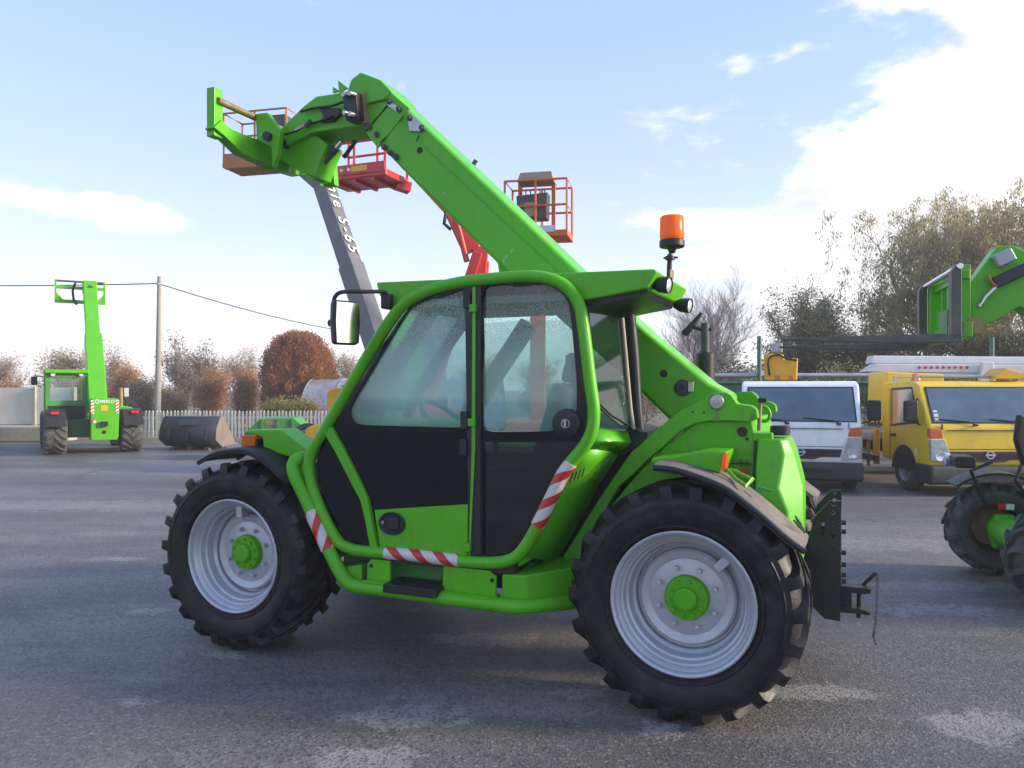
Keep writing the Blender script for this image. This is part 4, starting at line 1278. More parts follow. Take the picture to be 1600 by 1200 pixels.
# ---- side steps and lower tube
low = [(0.475,0.1,1.197),(0.459,0.06,1.192),(0.437,0.04,1.158),(0.459,0.03,1.091),(0.539,0.03,0.961),(0.632,0.03,0.796),(0.709,0.03,0.662),(0.777,0.03,0.555),(0.826,0.03,0.5),(0.892,0.03,0.473),(1.082,0.03,0.473),(1.429,0.03,0.466),(1.762,0.03,0.463)]
yy0 = low[-1]
low += [(1.86, 0.03, yy0[2] - 0.002), (1.93, 0.05, yy0[2]), (2.02, 0.12, yy0[2]), (2.20, 0.30, yy0[2]), (2.32, 0.44, yy0[2])]
tube('side_guard_tube', low, 0.040, 'green_paint', TH, 14, smooth=4)
tape([(0.576,0.03,0.887),(0.609,0.03,0.832),(0.65,0.03,0.763),(0.7,0.03,0.672)], 0.0440)
prism('front_tube_plate', [(0.462,1.175),(0.529,1.178),(0.538,1.062),(0.603,0.92),(0.576,0.918),(0.462,1.098)], 0.06, 0.10, 'green_paint', TH, bevel=0.006)
s1 = [(0.955,0.602),(0.981,0.634),(1.11,0.634),(1.11,0.52),(0.955,0.513)]
prism('step_plate', s1, 0.05, 0.07, 'green_paint', TH, bevel=0.004)
s2 = [(1.453,0.635),(1.73,0.635),(1.772,0.604),(1.768,0.487),(1.445,0.489)]
prism('step_plate', s2, 0.05, 0.07, 'green_paint', TH, bevel=0.004)
s3 = [(0.804,0.57),(0.911,0.594),(0.911,0.508),(0.84,0.501)]
prism('step_end_box', s3, 0.06, 0.20, 'green_paint', TH, bevel=0.004)
prism('step_ledge', [(0.962,0.52),(1.108,0.52),(1.108,0.505),(0.962,0.506)], 0.0, 0.10, 'green_paint', TH, bevel=0.002)
prism('step_ledge', [(1.461,0.501),(1.777,0.502),(1.777,0.485),(1.461,0.48)], 0.0, 0.10, 'green_paint', TH, bevel=0.002)
prism('step_recess', [(0.975,0.636),(1.424,0.621),(1.424,0.482),(0.975,0.487)], 0.20, 0.22, 'green_old', TH)
prism('step_tread', [(1.114,0.523),(1.461,0.522),(1.445,0.471),(1.11,0.472)], -0.03, 0.16, 'black_plastic', TH, bevel=0.005)
for (x_, z_) in [(0.984,0.595),(1.75,0.584)]:
    lathe('step_hole', [(0.012, 0.0), (0.011, -0.004), (0, -0.004)], (x_, 0.05, z_), 'black_print', TH, seg=14)
zt = yy0[2]
mk('sill_end_box', [(1.80, 0.06, zt), (1.95, 0.06, zt), (2.33, 0.46, zt), (1.80, 0.46, zt), (1.80, 0.06, zt + 0.155), (1.94, 0.06, zt + 0.165), (2.32, 0.46, zt + 0.19), (1.80, 0.46, zt + 0.19)],
   [(0, 3, 2, 1), (4, 5, 6, 7), (0, 1, 5, 4), (1, 2, 6, 5), (2, 3, 7, 6), (3, 0, 4, 7)], 'green_paint', TH, 0.012)
lathe('sill_hole', [(0.016, 0.0), (0.015, 0.003), (0, 0.003)], (2.145, 0.252, zt + 0.10), 'black_print', TH, seg=14)
box('sill_core', (1.30, 0.33, 0.58), (1.25, 0.22, 0.16), 'green_dark', TH)
tube('lower_rail', [(0.809,0.1,0.649),(1.209,0.1,0.645),(1.731,0.1,0.641),(1.836,0.12,0.653),(1.932,0.16,0.715)], 0.022, 'green_paint', TH, 8, smooth=3)
# ---- front mudguard with lamp arm
nearF = [(-0.285,1.155),(-0.191,1.202),(-0.087,1.23),(0.081,1.243),(0.234,1.197),(0.365,1.109),(0.441,1.051)]
mudguard(list(reversed(nearF))[::-1], 0.0, 0.36, 'front_mudguard', m='black_plastic')
mudguard(nearF, 2.12, 1.76, 'front_mudguard', m='black_plastic')
arm = [(-0.037,1.33),(-0.016,1.351),(0.238,1.36),(0.361,1.292),(0.458,1.231),(0.419,1.206),(0.327,1.187),(0.112,1.232),(0.102,1.301),(0.051,1.324)]
prism('front_lamp_arm', arm, 0.16, 0.34, 'green_paint', TH, bevel=0.008)
prism('front_marker_lamp', [(-0.041,1.317),(0.068,1.324),(0.063,1.242),(-0.041,1.243)], 0.13, 0.24, 'orange_lens', TH, bevel=0.005)
prism('front_lamp_shell', [(0.025,1.313),(0.081,1.29),(0.081,1.233),(0.035,1.24)], 0.14, 0.26, 'black_plastic', TH)
# ---- exhaust
exl = [(2.635,1.55,1.651),(2.635,1.55,1.856),(2.639,1.55,2.054)]
ex0, ex1, ex2 = exl
lathe('exhaust_silencer', [(0.0, ex0[2] - 0.25), (0.060, ex0[2] - 0.25), (0.062, ex1[2] - 0.01), (0.050, ex1[2]), (0.028, ex1[2] + 0.004)], (ex0[0], ex0[1], 0), 'black_steel', TH, axis='z', seg=24)
lathe('exhaust_pipe', [(0.028, ex1[2]), (0.028, ex2[2]), (0.024, ex2[2]), (0.024, ex2[2] - 0.1)], (ex0[0], ex0[1], 0), 'console_grey', TH, axis='z', seg=20)
cap = [(2.61,1.55,2.012),(2.559,1.55,2.03),(2.499,1.55,1.997),(2.618,1.55,2.123),(2.677,1.55,2.014)]
prism('exhaust_flap', [(cap[2][0] - 0.01, cap[2][2] - 0.02), (cap[2][0] + 0.02, cap[2][2] - 0.025), (cap[3][0], cap[3][2]), (cap[3][0] - 0.012, cap[3][2] + 0.004), (cap[2][0] - 0.02, cap[2][2])], 1.52, 1.58, 'black_steel', TH, bevel=0.005)
tube('exhaust_flap_arm', [cap[1], cap[0], cap[4]], 0.012, 'black_steel', TH, 8)
# ---- tow hitch
hp_o = [(3.323,0.818),(3.34,0.91),(3.421,1.006),(3.479,1.009),(3.475,0.359),(3.395,0.363),(3.323,0.436),(3.287,0.59)]
holes_ = [circle2(c, r) for c, r in zip([(3.443,0.993),(3.44,0.945),(3.437,0.885),(3.44,0.813),(3.434,0.746),(3.431,0.614)], (0.013, 0.012, 0.010, 0.014, 0.008, 0.006))]
holes_.append([(3.382,0.885),(3.398,0.89),(3.395,0.823),(3.379,0.819)])
plate('hitch_plate', hp_o, holes_, 0.80, 0.825, 'black_steel', TH)
plate('hitch_plate', hp_o, holes_, 1.30, 1.325, 'black_steel', TH)
brc = [(3.329,0.83,0.887),(3.424,0.83,0.995)]
beam('hitch_brace', brc[0], brc[1], 0.08, 0.012, 'black_steel', TH)
xh = hp_o[3][0]
zh0 = hp_o[4][1]
for z_ in [p[1] for p in [(3.485,0.884),(3.485,0.835),(3.485,0.72),(3.485,0.654),(3.485,0.598),(3.485,0.563)]]:
    box('hitch_rung', (xh - 0.02, 1.06, z_), (0.045, 0.50, 0.022), 'black_steel', TH, 0.004)
    tube('hitch_peg', [(xh - 0.01, 0.86, z_), (xh + 0.025, 0.86, z_)], 0.013, 'black_steel', TH, 8)
prism('hitch_backing', [(3.306,0.749),(3.366,0.861),(3.419,0.865),(3.419,0.403),(3.383,0.399),(3.306,0.462)], 0.83, 1.30, 'black_steel', TH)
hj = [(3.474,0.521),(3.595,0.522),(3.634,0.516),(3.627,0.494),(3.579,0.485),(3.474,0.493)]
prism('hitch_jaw', hj, 0.92, 1.12, 'black_steel', TH, bevel=0.004)
hj = [(3.474,0.403),(3.579,0.404),(3.63,0.389),(3.621,0.373),(3.563,0.377),(3.474,0.375)]
prism('hitch_jaw', hj, 0.92, 1.12, 'black_steel', TH, bevel=0.004)
prism('hitch_body', [(3.474,0.493),(3.533,0.495),(3.533,0.403),(3.474,0.396)], 0.94, 1.10, 'black_steel', TH)
pn = [(3.573,1,0.523),(3.57,1,0.336)]
tube('hitch_pin', pn, 0.014, 'black_steel', TH, 10)
tube('hitch_pin_handle', [(3.583,1,0.51),(3.622,1,0.553),(3.654,1,0.591),(3.664,1,0.585)], 0.010, 'black_steel', TH, 8)
ch = [(3.664,1,0.581),(3.664,1,0.493),(3.661,1,0.404),(3.654,1,0.314),(3.648,1,0.26),(3.645,1,0.238),(3.658,1,0.197)]
cps = spline(ch, 5)
for k in range(len(cps) - 1):
    a, b = cps[k], cps[k + 1]
    d = (b - a)
    s_ = Vector((0.004, 0, 0)) if k % 2 else Vector((0, 0.004, 0))
    tube('chain_link', [a + s_, a + d * 0.5 + s_ * 1.4, b + s_, b - s_, a + d * 0.5 - s_ * 1.4, a - s_], 0.0028, 'console_grey', TH, 5, closed=True)

# ================================================================== machines in the yard behind
def far_telehandler(loc, rz, label):
    t = thing('telehandler', label, 'telehandler', loc, rz)
    g, k = 'green_paint', 'black_plastic'
    ws = [plain_wheel(t, (-1.04, 0.0, 0.50), 0.50, 0.42, rz=R(-90), lugs=16), plain_wheel(t, (1.04, 0.0, 0.50), 0.50, 0.42, rz=R(90), lugs=16)]
    for s, w in ((-1, ws[0]), (1, ws[1])):
        f = copy_tree(w, t)
        f.location = (s * 1.06, 2.65, 0.50)
    for s in (-1, 1):
        prof = [(0.60 * math.cos(a), 0.50 + 0.60 * math.sin(a)) for a in [R(v) for v in range(20, 161, 14)]]
        prof2 = [(0.57 * math.cos(a), 0.50 + 0.57 * math.sin(a)) for a in [R(v) for v in range(160, 19, -14)]]
        prism('rear_mudguard', prof + prof2, s * 0.62, s * 1.05, k, t, axis='x')
        prism('rear_mudguard_skirt', [(-0.62, 0.70), (-0.58, 0.70), (-0.50, 1.05), (-0.56, 1.06)], s * 0.62, s * 1.05, k, t, axis='x')
        box('tail_lamp', (s * 0.86, -0.62, 1.02), (0.17, 0.05, 0.07), 'red_lens', t, 0.01)
    box('chassis_frame', (0, 1.3, 0.62), (1.15, 3.0, 0.42), 'green_dark', t, 0.03)
    box('axle', (0, 0, 0.50), (1.3, 0.2, 0.2), 'green_dark', t, 0.03)
    box('axle', (0, 2.65, 0.50), (1.3, 0.2, 0.2), 'green_dark', t, 0.03)
    tl = prism('counterweight', [(-0.10, 0.34), (0.46, 0.34), (0.50, 0.42), (0.52, 1.32), (0.46, 1.36), (-0.06, 1.36), (-0.11, 1.30)], -0.62, 0.05, g, t, bevel=0.02)
    for x in (-0.07, 0.47):
        q = prism('warning_tape', [(-0.035, -0.16), (0.035, -0.16), (0.035, 0.16), (-0.035, 0.16)], -0.004, 0.0, 'white_print', t)
        q.location = (x, -0.623, 1.16)
        for j in range(4):
            s_ = prism('red_bar', [(-0.035, -0.03 + j * 0.08 - 0.13), (0.035, 0.01 + j * 0.08 - 0.13), (0.035, 0.04 + j * 0.08 - 0.13), (-0.035, 0.0 + j * 0.08 - 0.13)], -0.008, -0.0045, 'red_sticker', q)
    box('rear_sticker', (0.19, -0.624, 1.13), (0.15, 0.006, 0.12), 'yellow_sticker', t)
    box('rear_sticker', (-0.02, -0.624, 0.80), (0.09, 0.006, 0.10), 'red_sticker', t)
    box('rear_sticker', (-0.02, -0.628, 0.80), (0.06, 0.006, 0.06), 'white_print', t)
    lathe('emblem', [(0.05, 0), (0.05, -0.006), (0.03, -0.006), (0.03, 0)], (0.03, -0.621, 1.29), 'white_print', t, seg=18)
    text('lettering', 'MERLO', 0.10, 'white_print', t, frame((0.09, -0.624, 1.255), (1, 0, 0), (0, 0, 1)), 0.002, bold=0.002)
    box('tow_block', (0.18, -0.66, 0.74), (0.16, 0.10, 0.12), 'black_steel', t, 0.01)
    lathe('tow_hole', [(0.05, 0.0), (0.045, -0.01), (0, -0.01)], (0.18, -0.62, 0.54), 'black_steel', t, seg=14)
    # cab on the left
    cab = [(-1.02, 0.42), (-0.10, 0.42), (-0.10, 1.95), (-0.16, 2.02), (-0.96, 2.02), (-1.02, 1.95)]
    win = [(-0.92, 1.30), (-0.22, 1.30), (-0.22, 1.90), (-0.92, 1.90)]
    plate('cab_rear_wall', cab, [win], 0.62, 0.68, 'green_old', t)
    box('cab_lower_panel', (-0.56, 0.615, 0.82), (0.80, 0.02, 0.70), 'black_plastic', t)
    mk('cab_rear_glass', [(a, 0.66, b) for a, b in win], [(0, 1, 2, 3)], 'cab_glass_far', t)
    for x in (-1.0, -0.13):
        box('cab_side_post', (x, 1.35, 1.40), (0.06, 0.08, 1.2), g, t, 0.01)
        box('cab_side_post', (x, 1.95, 1.40), (0.06, 0.08, 1.2), g, t, 0.01)
    box('cab_base', (-0.56, 1.35, 0.85), (0.9, 1.3, 0.75), 'green_dark', t, 0.02)
    box('cab_roof', (-0.56, 1.25, 2.03), (0.98, 1.5, 0.10), g, t, 0.03)
    for x in (-0.86, -0.24):
        lathe('work_lamp', [(0.0, -0.04), (0.05, -0.04), (0.055, 0.0), (0.05, 0.02), (0, 0.02)], (x, 0.58, 1.96), 'clear_lens', t, seg=14)
    box('cab_mirror', (-1.25, 1.4, 1.80), (0.14, 0.06, 0.22), k, t, 0.02)
    tube('mirror_arm', [(-1.0, 1.4, 1.9), (-1.25, 1.4, 1.93), (-1.25, 1.4, 1.75)], 0.015, k, t, 6)
    # engine side, right
    prism('engine_hood', [(0.62, 0.55), (1.0, 0.55), (1.0, 1.05), (0.92, 1.12), (0.62, 1.16)], 0.5, 2.4, g, t, bevel=0.03)
    tube('exhaust_pipe', [(0.70, 0.9, 1.1), (0.70, 0.9, 1.62)], 0.05, 'rust_plate', t, 10)
    box('cab_far_mirror', (0.86, 1.2, 1.5), (0.12, 0.05, 0.24), 'clear_lens', t, 0.02)
    tube('mirror_arm', [(0.86, 1.2, 1.1), (0.86, 1.2, 1.5)], 0.015, k, t, 6)
    # boom and carriage
    beam('boom', (0.10, 0.15, 1.15), (0.12, 1.9, 2.95), 0.42, 0.48, g, t, 0.03)
    beam('boom_inner_section', (0.12, 1.85, 2.90), (0.14, 3.35, 4.35), 0.34, 0.36, g, t, 0.02)
    box('boom_head', (0.14, 3.42, 4.50), (0.36, 0.40, 0.36), g, t, 0.03)
    lathe('boom_head_hole', [(0.07, 0), (0.06, -0.01), (0, -0.01)], (0.14, 3.22, 4.48), 'green_dark', t, seg=14)
    CZ = 4.38
    CY = 3.72
    for x in (-0.70, 0.54):
        box('carriage_upright', (x, CY, CZ), (0.05, 0.08, 0.66), g, t)
        sx = 1 if x < 0 else -1
        prism('carriage_gusset', [(x, CZ - 0.33), (x + sx * 0.26, CZ - 0.33), (x + sx * 0.20, CZ - 0.24), (x, CZ - 0.02)], CY - 0.03, CY + 0.03, g, t)
    tube('carriage_shaft', [(-0.70, CY, CZ + 0.30), (0.54, CY, CZ + 0.30)], 0.03, 'console_grey', t, 8)
    box('carriage_bar', (-0.08, CY, CZ + 0.12), (1.24, 0.06, 0.09), g, t)
    box('carriage_bar', (-0.08, CY, CZ - 0.28), (1.24, 0.08, 0.10), g, t)
    tube('carriage_hose', [(-0.22, 3.4, 4.6), (-0.28, 3.5, 4.4), (-0.24, 3.6, 4.1), (-0.2, 3.3, 4.0)], 0.035, k, t, 6, smooth=3)
    return t
tb_ = [(-10.214,19.067)][0]
far_telehandler((tb_[0] - 0.22, tb_[1] + 0.6, GZ), R(32), 'green telehandler seen from behind with its boom raised, in front of the fence')
far_telehandler((tb_[0] - 4.25, tb_[1] + 1.0, GZ), R(31), 'green telehandler cut off by the left edge of the photo')

# ---- loader buckets
def loader_bucket(name, label, loc, rz, w, prof, m, side_m, ribs=3):
    t = thing(name, label, 'bucket', loc, rz)
    n = len(prof)
    sh = mk('shell', [(x, p[0], p[1]) for x in (-w / 2, w / 2) for p in prof], [(i, i + 1, n + i + 1, n + i) for i in range(n - 1)], m, t)
    s = sh.modifiers.new('thickness', 'SOLIDIFY')
    s.thickness = 0.03
    for x in (-w / 2 - 0.02, w / 2 + 0.001):
        prism('side_plate', prof, x, x + 0.02, side_m, t, axis='x')
    for k in range(ribs):
        x = -w / 2 + w * (k + 0.5) / ribs
        i0 = 1
        rib = prof[i0:4] + [(p[0] - 0.05, p[1]) for p in reversed(prof[i0:4])]
        prism('rib', rib, x - 0.03, x + 0.03, m, t, axis='x')
    box('cutting_edge', (0, prof[0][0], prof[0][1]), (w + 0.06, 0.16, 0.03), side_m, t)
    return t
b0 = [(-8.423,20.429)][0]
bk = loader_bucket('loader_bucket', 'black steel loader bucket lying by the white picket fence', (b0[0], b0[1], GZ), R(-12), 1.62,
                   [(0.95, 0.12), (0.30, 0.08), (0.0, 0.28), (0.03, 0.55), (0.20, 0.86), (0.36, 0.88)], 'bucket_black', 'bucket_worn')
box('pale_panel', (0.0, 0.085, 0.72), (0.55, 0.012, 0.16), 'console_grey', bk, rot=(-28, 0, 0))
for sx in (-0.5, 0.0, 0.5):
    box('wooden_skid', (sx, 0.5, 0.04), (0.12, 0.8, 0.08), 'wood_bed', bk)
g0 = (-5.22, 17.6)
gt = thing('dumper_skip', 'dark green ribbed dumper skip behind the loader bucket', 'skip', (g0[0], g0[1], GZ), R(8))
prism('tub', [(-0.62, 0.25), (-0.72, 0.62), (-0.40, 0.93), (0.34, 0.95), (0.66, 0.64), (0.56, 0.25)], 0.0, 1.2, 'green_old', gt, bevel=0.02)
for x in (-0.34, 0.0, 0.32):
    prism('rib', [(x - 0.03, 0.26), (x + 0.03, 0.26), (x + 0.025, 0.92), (x - 0.025, 0.92)], -0.03, 0.0, 'green_old', gt)
box('top_rim', (-0.03, -0.02, 0.645), (1.40, 0.06, 0.05), 'green_old', gt, 0.01)
box('rust_patch', (-0.15, -0.004, 0.84), (0.26, 0.006, 0.09), 'rust_plate', gt)
for x in (-0.45, 0.4):
    box('stand', (x, 0.6, 0.13), (0.12, 1.0, 0.26), 'black_steel', gt)

# ---- yellow wheel loader, mostly behind the cab
yl = thing('wheel_loader', 'orange yellow loader body partly hidden behind the green cab', 'loader', (-3.0, 14.6, GZ), 0)
prism('hood', [(-0.88, 0.42), (1.2, 0.42), (1.2, 0.95), (-0.70, 0.93), (-0.84, 0.86)], 0.0, 1.3, 'yellow_deep', yl, bevel=0.05, seg=3)
prism('upper_body', [(-0.46, 0.95), (1.2, 0.95), (1.2, 1.68), (-0.36, 1.62), (-0.46, 1.55)], 0.1, 1.2, 'yellow_deep', yl, bevel=0.04)
box('canopy_edge', (0.55, 0.06, 1.64), (1.4, 0.1, 0.06), 'black_plastic', yl)
for x in (-0.62, 1.0):
    for y in (0.02, 1.28):
        w_ = plain_wheel(yl, (x, y, 0.36), 0.36, 0.26, rz=0 if y < 0.5 else math.pi, rim='yellow_deep', lugs=14)
tr_ = plain_wheel(yl, (-1.05, 0.9, 0.62), 0.30, 0.22, lugs=14)
box('spare_wheel_carrier', (-0.95, 1.0, 0.45), (0.3, 0.3, 0.5), 'black_steel', yl)

# ---- grey boom lift with basket
bl_ = thing('boom_lift', 'grey telescopic boom lift with orange basket rising behind the green cab', 'boom lift', (-2.0, 15.2, GZ), 0)
p0 = Vector((-0.26, 0.0, 1.45))
p1 = Vector([(-4.043,17,5.958)][0]) - Vector((-2.0, 15.2, 0))
mid = p0.lerp(p1, 0.60)
ax = (p1 - p0).normalized()
# section turned on edge: one face to the left, one to the right
upv = (Vector((0.80, -0.60, 0.0)) - ax * ax.dot(Vector((0.80, -0.60, 0)))).normalized()
beam('boom', p0, mid, 0.37, 0.40, 'grey_boom', bl_, 0.015, up=upv)
beam('boom_inner_section', mid - ax * 0.1, p1, 0.33, 0.35, 'grey_boom', bl_, 0.012, up=upv)
side = ax.cross(upv).normalized()
tn = -ax
ln = (p1 - p0).length
text('lettering', 'Genie S-65', 0.40, 'white_print', bl_, frame(p0 + ax * (ln * 1.10) + upv * 0.203 + upv.cross(tn) * (-0.13), tn, upv.cross(tn)), 0.002, bold=0.003, space=1.35)
box('turntable', (0.1, 0.1, 1.15), (1.5, 1.6, 0.7), 'grey_boom', bl_, 0.05)
box('chassis', (0.1, 0.1, 0.62), (1.3, 2.2, 0.40), 'grey_boom', bl_, 0.04)
for x in (-0.75, 0.95):
    for y in (-0.8, 1.0):
        plain_wheel(bl_, (x, y, 0.45), 0.45, 0.30, rz=R(-90) if x < 0 else R(90), lugs=14)
def basket(root, c, w, d, h, m, floor_m, skip=False):
    """work platform: floor pan, corner posts, three rails a side; c = centre of floor"""
    b = group_part('basket', root, c)
    box('floor_pan', (0, 0, 0.06), (w, d, 0.12), floor_m, b, 0.02)
    for x in (-1, 0, 1):
        for y in (-1, 1):
            tube('post', [(x * w / 2 * 0.96, y * d / 2 * 0.96, 0.1), (x * w / 2 * 0.96, y * d / 2 * 0.96, h)], 0.022, m, b, 6)
    for z in (h, h * 0.55):
        tube('rail', [(-w / 2 * 0.96, -d / 2 * 0.96, z), (w / 2 * 0.96, -d / 2 * 0.96, z), (w / 2 * 0.96, d / 2 * 0.96, z), (-w / 2 * 0.96, d / 2 * 0.96, z)], 0.022, m, b, 6, closed=True)
    return b
bkc = Vector([(-5.543,17.6,6.482)][0]) - Vector((-2.0, 15.2, 0))
bsk = basket(bl_, bkc, 1.60, 0.75, 1.20, 'brown_orange', 'brown_orange')
bsk.rotation_euler = (0, 0, R(-14))
box('toe_box', (-0.25, -0.33, 0.14), (1.0, 0.10, 0.34), 'brown_orange', bsk, 0.02)
box('control_box', (0.55, -0.2, 0.95), (0.35, 0.3, 0.25), 'console_grey', bsk)
beam('jib', p1 - ax * 0.1, bkc + Vector((0.75, 0.0, 0.1)), 0.22, 0.22, 'grey_boom', bl_)
# ---- red articulated lift
rl = thing('articulated_lift', 'red articulated platform lift with its basket behind the raised green boom', 'boom lift', (-1.0, 13.0, GZ), 0)
ro = Vector((-1.0, 13.0, 0))
ra = Vector([(-0.612,13,3.82)][0]) - ro
rb_ = Vector([(-0.95,13,4.453)][0]) - ro
rc = Vector([(-1.714,13.2,5.311)][0]) - ro
rd_ = Vector([(-0.823,13,3.25)][0]) - ro
beam('upper_arm', ra + Vector((-0.05, 0, 0.05)), rb_ + Vector((-0.02, 0, 0.1)), 0.24, 0.30, 'red_paint', rl, 0.02, up=(0.6, 0, 0.8))
beam('upper_arm_extension', rb_, rc, 0.16, 0.18, 'red_paint', rl, 0.01, up=(0.6, 0, 0.8))
beam('knuckle', ra + Vector((0.10, 0, 0.12)), ra + Vector((0.05, 0, -0.42)), 0.26, 0.22, 'red_paint', rl, 0.02, up=(0, 1, 0))
beam('lower_arm', ra + Vector((0.06, -0.18, 0.0)), Vector((-0.45, -0.05, 1.1)), 0.16, 0.20, 'red_paint', rl, 0.02, up=(0, 1, 0))
beam('lower_arm', ra + Vector((0.16, 0.12, -0.1)), Vector((0.25, 0.1, 1.1)), 0.16, 0.20, 'red_paint', rl, 0.02, up=(0, 1, 0))
tube('arm_cylinder', [ra + Vector((-0.12, -0.2, -0.15)), rb_ + Vector((0.03, -0.2, -0.05))], 0.05, 'red_paint', rl, 10)
tube('arm_hose', [rb_ + Vector((-0.12, -0.1, 0.1)), rb_ + Vector((-0.16, -0.12, -0.15)), rb_ + Vector((-0.05, -0.15, -0.25))], 0.03, 'black_plastic', rl, 6)
tube('arm_hose', [ra + Vector((-0.05, 0, 0.28)), ra + Vector((0.12, 0, 0.24)), ra + Vector((0.25, 0, 0.1))], 0.025, 'console_grey', rl, 6)
box('turret', (-0.1, 0.0, 1.0), (1.2, 1.0, 0.6), 'red_paint', rl, 0.05)
box('chassis', (-0.1, 0, 0.55), (1.3, 1.9, 0.4), 'red_paint', rl, 0.05)
for x in (-0.8, 0.6):
    for y in (-0.7, 0.7):
        plain_wheel(rl, (x, y, 0.38), 0.38, 0.26, rz=R(-90) if x < 0 else R(90), lugs=14)
rbc = Vector([(-2.461,13.3,5.058)][0]) - ro
rbk = basket(rl, rbc, 1.22, 0.75, 1.10, 'red_paint', 'red_paint')
rbk.rotation_euler = (0, 0, R(-22))
box('toe_board', (0, -0.385, 0.15), (1.20, 0.02, 0.16), 'red_paint', rbk)
box('yellow_plate', (0.12, -0.40, 0.15), (0.30, 0.012, 0.09), 'yellow_sticker', rbk)
for k in range(4):
    box('white_dash', (-0.50 + 0.14 * k, -0.40, 0.15), (0.06, 0.010, 0.05), 'white_print', rbk, rot=(0, 25, 0))
for x in (-0.35, 0.0, 0.35):
    box('floor_beam', (x, 0, -0.02), (0.05, 0.7, 0.05), 'red_paint', rbk)
beam('basket_bracket', rbc + Vector((0.5, 0.0, 0.0)), rbc + Vector((0.72, 0.1, -0.05)), 0.2, 0.16, 'red_paint', rl)
# ---- orange boom lift
ol = thing('boom_lift', 'orange boom lift platform with grey control console above the cab roof', 'boom lift', (0.50, 15.4, GZ), 0)
oo = Vector((0.50, 15.4, 0))
oc = Vector([(0.511,15,4.425)][0]) - oo
ob = basket(ol, oc, 1.22, 0.75, 1.06, 'orange_paint', 'orange_paint')
ob.rotation_euler = (0, 0, R(-12))
prism('console', [(-0.36, 0.35), (0.20, 0.35), (0.22, 0.84), (-0.38, 0.80)], -0.30, 0.0, 'console_grey', ob, bevel=0.02)
prism('console_panel', [(-0.22, 0.40), (0.02, 0.40), (0.02, 0.66), (-0.22, 0.66)], -0.31, -0.30, 'hood_beige', ob)
for k in range(6):
    tube('control_lever', [(-0.3 + 0.09 * k, -0.2, 0.80), (-0.3 + 0.09 * k, -0.22, 0.90)], 0.012, 'black_plastic', ob, 6)
prism('console_hood', [(-0.36, 1.04), (0.34, 1.04), (0.30, 1.22), (-0.30, 1.22)], -0.34, 0.10, 'hood_beige', ob, bevel=0.02)
box('hood_post', (0.30, -0.1, 0.6), (0.07, 0.07, 1.0), 'orange_paint', ob)
box('hood_post', (-0.34, -0.1, 0.6), (0.07, 0.07, 1.0), 'orange_paint', ob)
box('white_panel', (0.18, -0.38, 0.14), (0.36, 0.02, 0.12), 'white_steel', ob)
beam('mast', (0.0, 0.1, 1.0), oc + Vector((0, 0.3, 0.0)), 0.30, 0.30, 'orange_paint', ol, 0.02, up=(0, 1, 0))
box('chassis', (0, 0.1, 0.7), (1.3, 1.8, 0.6), 'orange_paint', ol, 0.05)
for x in (-0.75, 0.75):
    for y in (-0.6, 0.8):
        plain_wheel(ol, (x, y, 0.40), 0.40, 0.28, rz=R(-90) if x < 0 else R(90), lugs=14)

